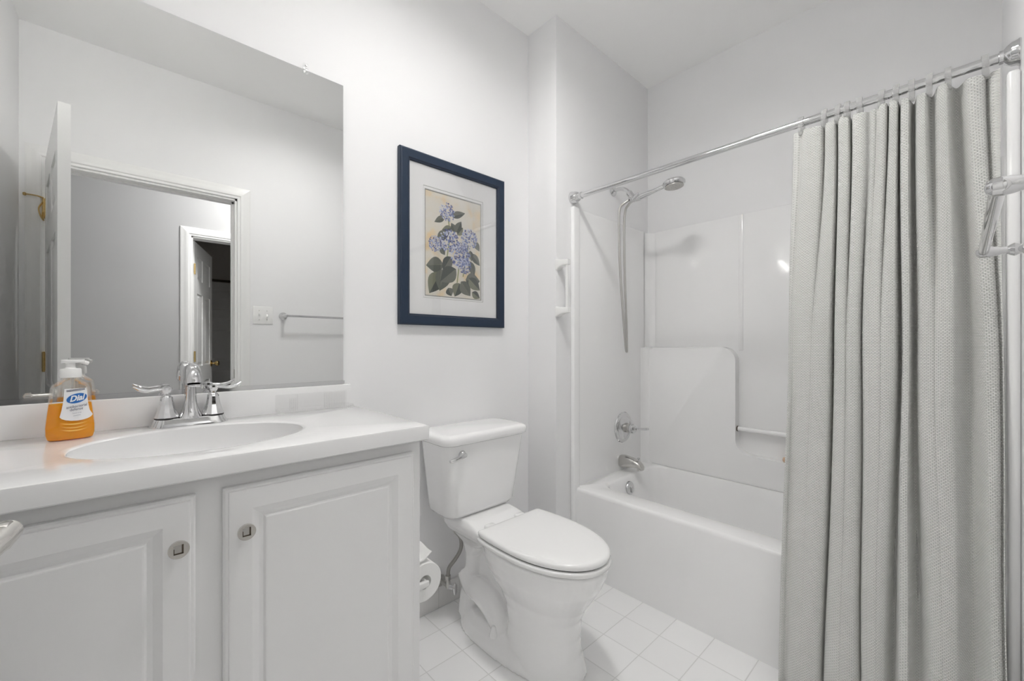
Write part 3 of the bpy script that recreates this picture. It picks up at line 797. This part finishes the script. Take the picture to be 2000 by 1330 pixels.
for (c, r) in FLW:
    for ring in range(150):
        a = random.random() * 2 * PI; d = r * math.sqrt(random.random())
        u, w = c[0] + d * math.cos(a), c[1] + d * math.sin(a) * AW / AH
        shade = (math.sin(a) * .5 + .5) * d / r
        mi_ = random.choice([7, 8, 8, 9, 6]) if shade > .35 and math.cos(a) < .5 else random.choice([6, 7, 5, 6, 8, 9])
        if ring < 30: mi_ = random.choice([5, 6, 9])
        s = r * .12
        a0 = random.random() * PI
        pts = []
        for k in range(8):
            rr = s * (1.0 if k % 2 == 0 else .45); pts.append((u + rr * math.cos(a0 + k * PI / 4), w + rr * math.sin(a0 + k * PI / 4) * AW / AH))
        flat(pts, mi_)
obj('print', b, pm, pc, smooth=False, label='botanical print of blue hydrangeas')
b = B(); box(b, PX0 + .044, PX1 - .044, YN - .0150, YN - .0140, PZ0 + .044, PZ1 - .044); obj('glass', b, 'glass', pc, smooth=False)

# ------------------------------------------------------------------ toilet
TX = 1.098
to = thing('toilet', 'white two-piece toilet with closed lid between vanity and bathtub', 'toilet', (TX, 1.15, 0))
b = B()
secs = [(0, .864, 1.18, .124), (.012, .864, 1.18, .123), (.03, .868, 1.17, .116), (.07, .880, 1.16, .107), (.13, .882, 1.15, .103), (.20, .872, 1.16, .106), (.245, .850, 1.18, .116), (.29, .820, 1.21, .136), (.33, .795, 1.23, .154), (.37, .778, 1.24, .166), (.404, .770, 1.24, .170), (.411, .775, 1.236, .166)]
loft(b, [[(x, y, z) for x, y in egg(TX + .012 * max(0, 1 - z / .3), yf, yb, hw, 48)] for z, yf, yb, hw in secs])
# floor flange under the trapway
loft(b, [[(x, y, z) for x, y in egg(TX, yf, yb, hw, 48, .6)] for z, yf, yb, hw in ((0, .868, 1.425, .132), (.018, .868, 1.425, .131), (.045, .885, 1.415, .118), (.070, .90, 1.40, .088))])
# rear web, pillar and tank shelf
box(b, TX - .036, TX + .036, 1.10, 1.40, .0, .37)
loft(b, [[(TX + x, y, z) for x, y in rrect(-w, w, y0, y1, .03, 4)] for z, w, y0, y1 in ((.03, .100, 1.345, 1.425), (.11, .088, 1.345, 1.425), (.17, .074, 1.35, 1.415), (.27, .072, 1.345, 1.41), (.32, .080, 1.30, 1.42), (.36, .104, 1.22, 1.45))])
loft(b, [[(TX + x, y, z) for x, y in rrect(-w, w, y0, y1, .035, 5)] for z, w, y0, y1 in ((.345, .085, 1.16, 1.44), (.375, .120, 1.14, 1.475), (.400, .132, 1.13, 1.485), (.418, .134, 1.18, 1.485), (.438, .125, 1.27, 1.485), (.442, .120, 1.29, 1.48))])
for s in (-1, 1):
    tube(b, catmull([(TX + s * .048, 1.41, .190), (TX + s * .054, 1.36, .150), (TX + s * .060, 1.30, .150), (TX + s * .062, 1.245, .138), (TX + s * .060, 1.195, .098), (TX + s * .056, 1.170, .050), (TX + s * .050, 1.165, .02)], 6), [.044, .044, .047, .048, .045, .040, .036], 16)
tb = obj('bowl', b, 'porcelain', to)
rm = tb.modifiers.new('remesh', 'REMESH'); rm.mode = 'VOXEL'; rm.voxel_size = .0048; rm.use_smooth_shade = True
sm = tb.modifiers.new('smooth', 'SMOOTH'); sm.factor = .5; sm.iterations = 6
for s in (-1, 1):
    b = B(); lathe(b, [(.017, .0), (.0165, .006), (.0135, .016), (.009, .032), (.006, .038), (.001, .040)], (TX + s * .102, 1.175, .056), 'Z', 20)
    obj('bolt_cap', b, 'porcelain', to)
b = B()
def tk(w, y0, y1, z, r=.045): return [(TX - .010 + x, y, z) for x, y in rrect(-w, w, y0, y1, r, 6)]
loft(b, [tk(.135, 1.365, 1.495, .441), tk(.165, 1.345, 1.508, .448), tk(.178, 1.335, 1.513, .465), tk(.184, 1.330, 1.515, .52), tk(.196, 1.318, 1.518, .63), tk(.208, 1.307, 1.520, .738), tk(.208, 1.307, 1.520, .742)])
obj('tank', b, 'porcelain', to, angle=50)
b = B(); loft(b, [tk(.203, 1.312, 1.518, .741), tk(.203, 1.312, 1.518, .7445)]); obj('tank_gap_shade', b, 'shadowgap', to, label='painted shade in the gap under the tank lid')  # dark slab paints the shade under the lid
b = B()
loft(b, [tk(.213, 1.300, 1.524, .7445), tk(.219, 1.294, 1.526, .750), tk(.221, 1.292, 1.527, .758), tk(.221, 1.292, 1.527, .770), tk(.217, 1.296, 1.526, .779), tk(.208, 1.306, 1.520, .784), tk(.195, 1.320, 1.512, .7852)])
obj('tank_lid', b, 'porcelain', to, angle=60)
b = B()
hz, hxx = .708, TX - .147
lathe(b, [(.0165, 0), (.0165, .003), (.0135, .010), (.009, .016), (.004, .018)], (hxx, 1.312, hz), (0, -1, 0), 24)
tube(b, catmull([(hxx + .004, 1.296, hz), (hxx - .022, 1.286, hz - .002), (hxx - .050, 1.282, hz - .007), (hxx - .074, 1.282, hz - .009)], 6), [.0105, .0095, .0080, .0085, .0055], 14)
obj('flush_lever', b, 'chrome', to, label='chrome flush lever')
def eggs(z, d, yf=.764, yb=1.315, hw=.170): return [(x, y, z) for x, y in egg(TX, yf + d, yb - d, hw - d, 72, .50, 2.1, 1.202 - d)]
b = B(); loft(b, [eggs(.413, .004), eggs(.416, -.002), eggs(.426, -.003), eggs(.430, .000), eggs(.431, .004)]); obj('seat', b, 'seat', to, angle=60)
b = B(); loft(b, [eggs(.4312, .009), eggs(.4355, .009)])
for a in ((TX - .10, .90), (TX + .10, .90), (TX - .12, 1.10), (TX + .12, 1.10)): box(b, a[0] - .012, a[0] + .012, a[1] - .008, a[1] + .008, .4305, .4365)
obj('seat_gap_shade', b, 'shadowgap', to, label='painted shade and bumpers in the gap between seat and lid')  # dark slab paints the shade below the lid; bumpers share its colour
b = B(); loft(b, [eggs(.4358, .004), eggs(.438, .001), eggs(.447, .0), eggs(.4525, .003), eggs(.4555, .009), eggs(.4575, .022), eggs(.4585, .06), eggs(.459, .12)]); obj('seat_lid', b, 'seat', to, angle=60)
for s in (-1, 1):
    b = B(); box(b, TX + s * .078 - .022, TX + s * .078 + .022, 1.196, 1.238, .408, .446, .008, 3); obj('seat_hinge', b, 'seat', to)

# shut-off valve and braided supply line
sv = thing('shutoff_valve', 'chrome stop valve with braided supply line behind the toilet', 'valve', (.992, YN, .118))
b = B(); lathe(b, [(.026, 0), (.024, .004), (.010, .008)], (.992, YN - .010, .118), (0, -1, 0), 24); tube(b, [(.992, YN - .012, .118), (.992, 1.463, .118)], .0085, 14)
tube(b, [(.992, 1.466, .112), (.992, 1.466, .150)], .010, 14); lathe(b, [(.0125, 0), (.0125, .016)], (.992, 1.466, .148), 'Z', 6)
obj('valve_body', b, 'steel', sv)
b = B(); lathe(b, [(.006, 0), (.006, .024), (.012, .025), (.014, .030), (.012, .035), (.003, .036)], (.992, 1.458, .118), (.35, -1, 0), 24, sx=.8, sy=1.9); obj('oval_handle', b, 'chrome', sv)
b = B(); tube(b, catmull([(.992, 1.466, .160), (.996, 1.464, .195), (1.016, 1.448, .230), (1.036, 1.436, .272), (1.030, 1.430, .322), (1.000, 1.428, .362), (.985, 1.430, .398), (.983, 1.430, .428)], 7), .0078, 12)
obj('supply_line', b, 'braid', sv, label='grey braided supply line')
b = B(); lathe(b, [(.016, 0), (.018, .003), (.018, .018), (.014, .022)], (.983, 1.430, .418), 'Z', 12); obj('coupling_nut', b, 'steel', sv)

# toilet paper
th = thing('paper_holder', 'white paper holder on the side of the vanity cabinet', 'paper holder', (CXR, 1.16, .409))
for y in (1.100, 1.214):
    b = B(); box(b, CXR, CXR + .006, y - .014, y + .014, .385, .433, .002); loft(b, [[(CXR + .005, y + dy, .409 + dz) for dy, dz in rrect(-.010, .010, -.013, .013, .005, 3)], [(CXR + .066, y + dy * .5, .409 + dz * .6) for dy, dz in rrect(-.010, .010, -.013, .013, .005, 3)]])
    obj('arm', b, 'whiteplastic', th)
b = B(); tube(b, [(CXR + .060, 1.097, .409), (CXR + .060, 1.217, .409)], .0075, 14); obj('spindle', b, 'whiteplastic', th)
tp = thing('toilet_paper_roll', 'white toilet paper roll with a loose end, beside the vanity', 'toilet paper', (CXR + .060, 1.158, .409))
b = B()
N = 48
def ringY(r, y): return [(CXR + .060 + r * math.cos(2 * PI * i / N), y, .409 + r * math.sin(2 * PI * i / N)) for i in range(N)]
loft(b, [ringY(.021, 1.108), ringY(.056, 1.108), ringY(.0575, 1.110), ringY(.0575, 1.206), ringY(.056, 1.208), ringY(.021, 1.208), ringY(.021, 1.108)], False, False)
obj('roll', b, 'paper', tp, angle=50)
b = B()
tl = catmull([(CXR + .028, 0, .458), (CXR + .040, 0, .474), (CXR + .058, 0, .478), (CXR + .074, 0, .488), (CXR + .086, 0, .497)], 5)
loft(b, [[(p.x, y, p.z + (.004 * math.sin(y * 60)) * k / len(tl)) for y in [1.112 + .092 * q / 8 for q in range(9)]] for k, p in enumerate(tl)], False, False, closed=False)
o = obj('loose_sheet', b, 'paper', tp); sd = o.modifiers.new('thick', 'SOLIDIFY'); sd.thickness = .0015

# ------------------------------------------------------------------ bathtub and one-piece surround
bt = thing('bathtub', 'white one-piece alcove bathtub with moulded shower surround', 'bathtub', (XT, .62, 0))
RZ = .413
TY0_, TY1_ = YS + .002, YC - .002
b = B()
def rr(x0, x1, y0, y1, r, z): return [(x, y, z) for x, y in rrect(x0, x1, y0, y1, r, 8)]
rings = [rr(XT + .004, XE - .002, TY0_, TY1_, .003, 0.0), rr(XT + .001, XE - .002, TY0_, TY1_, .003, .20), rr(XT, XE - .002, TY0_, TY1_, .003, RZ - .018), rr(XT + .002, XE - .002, TY0_, TY1_, .003, RZ - .008), rr(XT + .008, XE - .002, TY0_, TY1_, .003, RZ - .002), rr(XT + .018, XE - .002, TY0_ + .001, TY1_ - .001, .004, RZ)]
rings += [rr(1.768, 2.350, .010, 1.262, .085, RZ), rr(1.776, 2.343, .018, 1.254, .085, RZ - .003), rr(1.783, 2.337, .026, 1.246, .085, RZ - .012), rr(1.800, 2.325, .10, 1.225, .10, .30), rr(1.825, 2.305, .20, 1.205, .11, .17), rr(1.845, 2.285, .26, 1.190, .11, .115), rr(1.875, 2.255, .30, 1.160, .10, .085), rr(1.95, 2.18, .40, 1.08, .08, .08)]
loft(b, rings, True, True)
obj('tub', b, 'acrylic', bt, angle=50)
# chase-side panel with its front flange
SZ = 1.822
b = B()
box(b, XT + .02, XE - .002, YC - .012, YC - .002, RZ - .01, SZ, .004)
box(b, XT - .022, XT + .030, YC - .026, YC - .0003, 0.0, SZ + .003, .009, 3)
prism(b, [(XE - .003, YC - .003)] + [(XE - .060 + .046 * math.sin(R(a)), YC - .060 + .046 * math.cos(R(a))) for a in range(0, 91, 10)], 'Z', RZ - .01, SZ - .004)
obj('end_panel', b, 'acrylic', bt, angle=40)
b = B()
box(b, XT + .02, XE - .002, YS + .002, YS + .012, RZ - .01, SZ, .004)
box(b, XT - .022, XT + .030, YS + .0003, YS + .024, 0.0, SZ + .003, .009, 3)
prism(b, [(XE - .003, YS + .003)] + [(XE - .060 + .046 * math.sin(R(a)), YS + .060 - .046 * math.cos(R(a))) for a in range(0, 91, 10)], 'Z', RZ - .01, SZ - .004)
obj('end_panel', b, 'acrylic', bt, angle=40)
b = B()
box(b, XE - .012, XE - .002, YS + .010, YC - .010, RZ - .01, SZ, .004)
# shallow vertical rib dividing the back panel, and its top border
box(b, XE - .0155, XE - .008, .786, .808, 1.10, SZ - .002, .004); box(b, XE - .0155, XE - .008, .426, .448, 1.10, SZ - .002, .004)
obj('back_panel', b, 'acrylic', bt, angle=40)
# thick lower body of the back panel: raised ends and a soap ledge between
def arc(cx, cz, r, a0, a1, n=18): return [(cx + r * math.cos(R(a0 + (a1 - a0) * k / n)), cz + r * math.sin(R(a0 + (a1 - a0) * k / n))) for k in range(n + 1)]
yA, yB, yL, yR, zt, zl, q = YC - .012, YS + .012, .806, .428, 1.118, .560, .075
poly = [(yA, RZ - .006), (yA, zt)] + arc(yL + q, zt - q, q, 90, 180) + arc(yL - q, zl + q, q, 0, -90) + arc(yR + q, zl + q, q, 270, 180) + arc(yR - q, zt - q, q, 0, 90) + [(yB, zt), (yB, RZ - .006)]
b = B(); prism(b, poly, 'X', XE - .068, XE - .008, .024, seg=6)
prism(b, [(XE - .030, YC - .008), (XE - .066, YC - .008)] + [(XE - .120 + .054 * math.sin(R(a)), YC - .064 + .054 * math.cos(R(a))) for a in range(0, 91, 9)] + [(XE - .030, YC - .064)], 'Z', RZ - .008, zt - .004)

obj('back_ledge', b, 'acrylic', bt, angle=50)
b = B(); tube(b, [(XE - .040, yL + .004, .690), (XE - .040, yR - .004, .690)], .012, 18); gb = obj('ledge_bar', b, 'acrylic', bt, label='white bar across the soap recess')
for y, s in ((yL - .001, 1), (yR + .001, -1)):
    b = B(); lathe(b, [(.0145, -.003), (.0145, .003), (.0125, .004)], (XE - .040, y, .690), (0, -s, 0), 18); obj('bar_ferrule', b, 'darkmetal', gb, label='dark metal bar end')
b = B(); lathe(b, [(.036, 0), (.036, .004), (.033, .009), (.022, .012), (.004, .013)], (2.012, 1.233, .352), (0, -1, .14), 32)
box(b, 2.007, 2.017, 1.210, 1.222, .330, .362, .003)
obj('overflow_plate', b, 'chrome', bt, label='round chrome overflow plate')

# soap bar on the ledge
b = B(); loft(b, [[(x, y, z) for x, y in rrect(XE - .066 + e, XE - .020 - e, .522 + e, .598 - e, .018, 5)] for z, e in ((.5602, .004), (.564, .001), (.572, 0), (.580, .002), (.583, .008))])
tag(obj('soap_bar', b, 'soap', None, angle=60), 'tan bar of soap on the tub ledge behind the clear liner', 'soap')

# tub spout, mixing valve
ts = thing('tub_spout', 'satin metal tub spout with diverter knob over the bath', 'spout', (2.085, YC, .47))
b = B()
SPX = 2.085
sec = [(YC - .012, .434, .500, .030), (YC - .030, .434, .503, .031), (YC - .060, .438, .501, .030), (YC - .095, .446, .494, .028), (YC - .120, .446, .485, .026), (YC - .138, .442, .474, .023), (YC - .147, .438, .462, .019)]
loft(b, [[(SPX + x, y, (z0 + z1) / 2 + z) for x, z in rrect(-w, w, -(z1 - z0) / 2, (z1 - z0) / 2, min(w, (z1 - z0) / 2) * .8, 5)] for y, z0, z1, w in sec])
lathe(b, [(.016, 0), (.016, .012), (.012, .012)], (SPX, YC - .128, .446), (0, -.25, -1), 20)
obj('spout_body', b, 'spoutmetal', ts, angle=50)
b = B(); lathe(b, [(.003, 0), (.003, .012), (.007, .016), (.0075, .020), (.004, .023)], (SPX, YC - .122, .482), 'Z', 14); obj('diverter_knob', b, 'chrome', ts)
tv = thing('tub_valve', 'round chrome tub mixing valve with lever above the spout', 'valve', (2.103, YC, .655))
VX, VZ = 2.103, .656
b = B(); lathe(b, [(.088, 0), (.088, .003), (.084, .008), (.072, .010), (.066, .009), (.062, .012), (.030, .016), (.028, .017)], (VX, YC - .012, VZ), (0, -1, 0), 48); obj('escutcheon', b, 'chrome', tv)
b = B(); lathe(b, [(.027, 0), (.027, .020), (.023, .022), (.023, .034)], (VX, YC - .028, VZ), (0, -1, 0), 12); obj('collar', b, 'steel', tv)
b = B(); lathe(b, [(.020, 0), (.026, .003), (.0275, .014), (.0245, .026), (.016, .034), (.012, .036)], (VX, YC - .060, VZ), (0, -1, 0), 28)
tube(b, catmull([(VX + .004, YC - .092, VZ), (VX + .022, YC - .104, VZ - .001), (VX + .050, YC - .120, VZ - .003), (VX + .072, YC - .130, VZ - .003)], 5), [.010, .0085, .0095, .011, .010], 14, flat=.75)
obj('lever_handle', b, 'chrome', tv)

# ------------------------------------------------------------------ hand shower
hs = thing('hand_shower', 'chrome hand shower on a wall arm with a long looping hose', 'shower head', (2.02, YC, 2.0))
b = B(); lathe(b, [(.032, 0), (.031, .004), (.020, .012), (.011, .015)], (2.020, YC, 2.000), (0, -1, 0), 28); obj('wall_flange', b, 'chrome', hs)
b = B(); tube(b, catmull([(2.020, YC - .006, 2.000), (2.020, YC - .050, 1.998), (2.020, YC - .085, 1.980), (2.020, YC - .108, 1.955)], 6), .0105, 16); obj('shower_arm', b, 'chrome', hs)
b = B()
lathe(b, [(.014, -.004), (.0165, 0), (.0165, .020), (.019, .024), (.019, .038), (.014, .044)], (2.020, YC - .104, 1.960), (0, -.55, -.83), 20)
tube(b, [(2.020, YC - .128, 1.915), (2.020, YC - .165, 1.936)], [.015, .018], 16); tube(b, [(2.004, YC - .112, 1.918), (2.020, YC - .124, 1.926)], .011, 14)
obj('bracket', b, 'chrome', hs)
b = B()
HB = Vector((2.022, YC - .140, 1.918)); HT = Vector((2.028, YC - .318, 1.945))
tube(b, catmull([HB - (HT - HB) * .18, HB, HB.lerp(HT, .25), HB.lerp(HT, .6), HT], 5), [.010, .0125, .0165, .0135, .010, .011], 18)
hdl = obj('shower_handle', b, 'chrome', hs)
b = B(); lathe(b, [(.012, 0), (.045, .003), (.054, .010), (.055, .018), (.050, .026), (.030, .031), (.004, .032)], (2.030, YC - .354, 1.930), (0, .10, 1), 40); obj('spray_head', b, 'chrome', hs)
b = B(); lathe(b, [(.046, 0), (.046, .003)], (2.030, YC - .3543, 1.927), (0, .10, 1), 36)
for r_, n_ in ((.014, 6), (.026, 12), (.038, 18)):
    for k in range(n_): lathe(b, [(.002, -.0015), (.002, .001)], (2.030 + r_ * math.cos(2 * PI * k / n_), YC - .3543 + r_ * math.sin(2 * PI * k / n_), 1.927 - r_ * math.sin(2 * PI * k / n_) * .10), 'Z', 6)
obj('spray_face', b, 'steel', hs, label='grey spray face')
b = B()
hose = [(2.006, YC - .106, 1.915), (1.992, YC - .085, 1.898), (1.985, YC - .066, 1.872), (1.985, YC - .062, 1.769), (1.985, YC - .070, 1.529), (1.990, YC - .090, 1.24), (1.998, YC - .097, 1.112), (2.008, YC - .097, 1.094), (2.018, YC - .090, 1.112), (2.030, YC - .080, 1.24), (2.030, YC - .070, 1.50), (2.030, YC - .066, 1.776), (2.028, YC - .075, 1.872), (2.024, YC - .098, 1.898), (2.022, YC - .118, 1.912)]
tube(b, catmull(hose, 8), .0068, 12); obj('hose', b, 'steel', hs, label='ribbed metal hose')

# ------------------------------------------------------------------ white ceramic-look bar on the chase wall
gp = thing('grab_handle', 'small white upright towel bar on the wall beside the shower', 'towel bar', (1.545, YC, 1.40))
for z, sg in ((1.520, 1), (1.290, 1)):
    b = B()
    loft(b, [[(1.548 + dx * w, YC - d, z + dz * h + oz) for dx, dz in rrect(-1, 1, -1, 1, .25, 3)] for d, w, h, oz in ((0, .020, .026, 0), (.005, .020, .026, 0), (.018, .017, .019, .003), (.040, .014, .014, .006), (.066, .013, .013, .006), (.070, .011, .011, .006))])
    ps = obj('post', b, 'whiteplastic', gp, angle=50)
    b = B(); lathe(b, [(.003, 0), (.0025, .002), (.0005, .0022)], (1.536, YC - .009, z - .002), (-.3, -1, 0), 10); obj('screw', b, 'steel', ps)
b = B(); tube(b, [(1.548, YC - .056, 1.292), (1.548, YC - .056, 1.530)], .0075, 16); obj('bar', b, 'whiteplastic', gp)

# ------------------------------------------------------------------ curtain rod, rings, curtain, liner
RX, RZ_ = XT, 1.872
rd = thing('curtain_rod', 'chrome shower curtain rod spanning the tub alcove', 'curtain rod', (RX, .62, RZ_))
b = B(); tube(b, [(RX, YC - .02, RZ_), (RX, .62, RZ_), (RX, YS + .02, RZ_)], .0125, 24); obj('rod', b, 'chrome', rd)
for y, s, k in ((YC, -1, 1), (YS, 1, .62)):
    b = B(); lathe(b, [(r_, h_ * k) for r_, h_ in ((.033, 0), (.033, .004), (.030, .010), (.0285, .024), (.022, .038), (.0165, .046), (.0165, .058), (.0135, .060))], (RX, y, RZ_), (0, s, 0), 28); obj('end_flange', b, 'chrome', rd)

def smooth3(a, m, c, t):
    """through three levels at t = 0, .42, 1"""
    k = .42
    if t < k: u = t / k; u = u * u * (3 - 2 * u); return a + (m - a) * u
    u = (t - k) / (1 - k); u = u * u * (3 - 2 * u) * .5 + u * .5; return m + (c - m) * u
#        (left,right) of each fold at top / middle / bottom, then the depth of the valley that follows
FOLDS = [
    ((.394, .366), (.400, .390), (.420, .408), (0, .5, .8), (.012, .006, .008)),
    ((.361, .305), (.386, .333), (.405, .356), (1, 1, 1), (.030, .006, .002)),
    ((.301, .272), (.328, .281), (.350, .304), (1, 1, 1), (.040, .056, .050)),
    ((.269, .239), (.276, .244), (.299, .254), (1, 1, 1), (.046, .008, .003)),
    ((.235, .198), (.241, .210), (.249, .210), (1, 1, 1), (.012, .038, .038)),
    ((.194, .176), (.207, .190), (.207, .192), (.2, .8, .9), (.012, .002, .0012)),
    ((.172, .153), (.186, .165), (.190, .172), (1, .95, 1), (.034, .004, .0012)),
    ((.149, .128), (.162, .129), (.170, .152), (1, 1, .95), (.050, .062, .054)),
    ((.124, .102), (.119, .101), (.128, .101), (.9, .9, .9), (.056, .062, .054)),
    ((.090, .067), (.087, .052), (.066, .032), (1, 1, 1), (.052, .004, .002)),
    ((.048, .024), (.049, .006), (.028, -.006), (1, .95, 1), (.054, .056, .046)),
    ((-.004, -.040), (-.034, -.064), (-.050, -.071), (1, 1, 1), (.030, .020, .014)),
    ((-.046, -.066), (-.0675, -.0705), (-.073, -.077), (.3, .3, .3), (0, 0, 0)),
]
def profile(t):
    pts = []
    xc = smooth3(1.648, 1.622, 1.590, t)        # crest plane leans into the room towards the hem
    pd = .02
    for i, (a, m, c, out, val) in enumerate(FOLDS):
        l = smooth3(a[0], m[0], c[0], t); r = smooth3(a[1], m[1], c[1], t)
        w = l - r
        x = xc + (1 - smooth3(*out, t)) * .012
        d = smooth3(*val, t)
        pts.append((l - .06 * w, x + min(.007, pd * .40))); pts.append((l - .30 * w, x)); pts.append((r + .30 * w, x)); pts.append((r + .06 * w, x + min(.007, d * .40)))
        if i + 1 < len(FOLDS):
            n = FOLDS[i + 1]; nl = smooth3(n[0][0], n[1][0], n[2][0], t)
            pts.append(((r + nl) / 2 + .001, max(x, xc + d)))
        pd = d
    # neighbouring pleats merge into broad rounded folds towards the hem
    g = min(1, max(0, (t - .12) / .5)); g = g * g * (3 - 2 * g)
    out = []
    for y, x in pts:
        for i0, i1 in ((1, 2), (3, 4), (5, 7), (9, 10)):
            yl = smooth3(FOLDS[i0][0][0], FOLDS[i0][1][0], FOLDS[i0][2][0], t); yr = smooth3(FOLDS[i1][0][1], FOLDS[i1][1][1], FOLDS[i1][2][1], t)
            if yr <= y <= yl: x += g * .016 * abs(2 * (y - (yl + yr) / 2) / (yl - yr)) ** 2.2
        out.append((y, x))
    return out
def make_curtain():
    bm = B(); uvl = bm.loops.layers.uv.new('UVMap')
    NZ = 96; zt, zb = 1.842, .014
    P0 = profile(.45)
    rows = []
    for k in range(NZ + 1):
        t = k / NZ; z = zt + (zb - zt) * t
        c = catmull([(y, x, 0) for y, x in profile(t)], 5)
        hemo = -.0022 if z > zt - .085 else 0.0
        rows.append([(p.y + hemo + .0015 * math.sin(9 * z + p.x * 40), p.x + .0012 * math.sin(7 * z + p.x * 25), z + .004 * math.sin(p.x * 55) * (1 - t)) for p in c])
    n = len(rows[0])
    mid = rows[NZ // 2]; us = [0]
    for i in range(1, n): us.append(us[-1] + math.hypot(mid[i][0] - mid[i - 1][0], mid[i][1] - mid[i - 1][1]))
    V = [[bm.verts.new(p) for p in r] for r in rows]
    for k in range(NZ):
        for i in range(n - 1):
            f = bm.faces.new((V[k][i], V[k + 1][i], V[k + 1][i + 1], V[k][i + 1]))
            for lp, (kk, ii) in zip(f.loops, ((k, i), (k + 1, i), (k + 1, i + 1), (k, i + 1))):
                lp[uvl].uv = (us[ii], rows[kk][ii][2])
    return bm
cu = obj('shower_curtain', make_curtain(), 'fabric', None, angle=180)
sd = cu.modifiers.new('thick', 'SOLIDIFY'); sd.thickness = .0022; sd.offset = 1
tag(cu, 'pale grey waffle-weave shower curtain gathered at the right of the rod', 'shower curtain')

b = B()
rows = []
for k in range(41):
    t = k / 40; z = 1.835 + (.075 - 1.835) * t
    y0 = .403 + .030 * t
    q_ = min(1, max(0, (t - .45) / .33))
    rows.append([(1.716 - .058 * q_ * q_ * (3 - 2 * q_) + (.0025 - .0012 * t) * math.sin(i * .9 + 2 * t), y0 - .46 * i / 40 - .01 * t, z) for i in range(41)])
loft(b, rows, False, False, closed=False)
hem = [[(r[0][0] - .0012, r[0][1] + .0005, r[0][2]), (r[0][0] - .0012, r[0][1] - .012, r[0][2])] for r in rows]
loft(b, hem, False, False, closed=False)
ln = obj('curtain_liner', b, 'vinyl', None, angle=180)
sd = ln.modifiers.new('thick', 'SOLIDIFY'); sd.thickness = .0006
tag(ln, 'clear vinyl shower liner hanging just behind the curtain', 'shower liner')

ordn = ['first', 'second', 'third', 'fourth', 'fifth', 'sixth', 'seventh', 'eighth', 'ninth', 'tenth', 'last']
for i, y in enumerate((.367, .304, .269, .246, .215, .165, .133, .100, .064, .027, -.041)):
    bm = B()
    tilt = random.uniform(-.12, .12)
    pts = []
    for k in range(28):
        a = 2 * PI * k / 28
        zz_ = RZ_ - .010 + .030 * math.sin(a) * (1.0 if math.sin(a) > 0 else 1.05)
        pts.append(Vector((RX + .0185 * math.cos(a), y + tilt * .3 * math.sin(a) * .05, zz_)))
    ringv = []
    for k, p in enumerate(pts):
        nrm = (p - Vector((RX, y, RZ_ - .010))); nrm.y = 0; nrm.normalize()
        wv = Vector((0, .0065, 0))
        ringv.append([p - wv + nrm * .001, p + wv + nrm * .001, p + wv - nrm * .001, p - wv - nrm * .001])
    vv = [[bm.verts.new(q_) for q_ in r_] for r_ in ringv]
    for k in range(28):
        a, c = vv[k], vv[(k + 1) % 28]
        for j in range(4): bm.faces.new((a[j], a[(j + 1) % 4], c[(j + 1) % 4], c[j]))
    o = obj('curtain_ring', bm, 'ring', None, angle=40)
    tag(o, 'clear plastic curtain ring, %s along the rod counting from the shower head end' % ordn[i], 'curtain ring', 'clear plastic rings holding the shower curtain')

# ------------------------------------------------------------------ towel bar and light switches on the south wall
tw = thing('towel_bar', 'chrome towel bar at the right edge, mounted beside the doorway', 'towel bar', (1.06, YS, 1.325))
BZ, BYb = 1.325, -.030
b = B(); tube(b, [(.785, BYb, BZ), (1.335, BYb, BZ)], .0078, 18); obj('bar', b, 'chrome', tw)
for x in (.790, 1.330):
    b = B()
    lathe(b, [(.026, 0), (.026, .003), (.022, .008), (.013, .012), (.0085, .018), (.0110, .023), (.0135, .028), (.0110, .033), (.0080, .037), (.0078, .046), (.0095, .052), (.0112, .060), (.0116, .068), (.0110, .075), (.007, .080), (.002, .082)], (x, YS, BZ), (0, 1, 0), 24)
    obj('post', b, 'chrome', tw)
sw = thing('light_switch', 'white double switch plate between doorway and towel bar, in the mirror', 'light switch', (.669, YS, 1.326))
b = B(); box(b, .611, .727, YS, YS + .006, 1.268, 1.384, .003); obj('cover_plate', b, 'whiteplastic', sw)
for x, up in ((.646, 1), (.692, -1)):
    b = B(); box(b, x - .005, x + .005, YS + .005, YS + .0068, 1.314, 1.338)
    loft(b, [[(x + dx, YS + .006, 1.326 + dz) for dx, dz in ((-.004, -.008), (.004, -.008), (.004, .008), (-.004, .008))], [(x + dx, YS + .018, 1.326 + up * .008 + dz) for dx, dz in ((-.003, -.003), (.003, -.003), (.003, .003), (-.003, .003))]])
    obj('toggle', b, 'whiteplastic', sw, smooth=False)
    for z in (1.296, 1.356):
        b = B(); lathe(b, [(.003, 0), (.0025, .0012), (.0005, .0014)], (x, YS + .006, z), (0, 1, 0), 10); obj('screw', b, 'steel', sw)
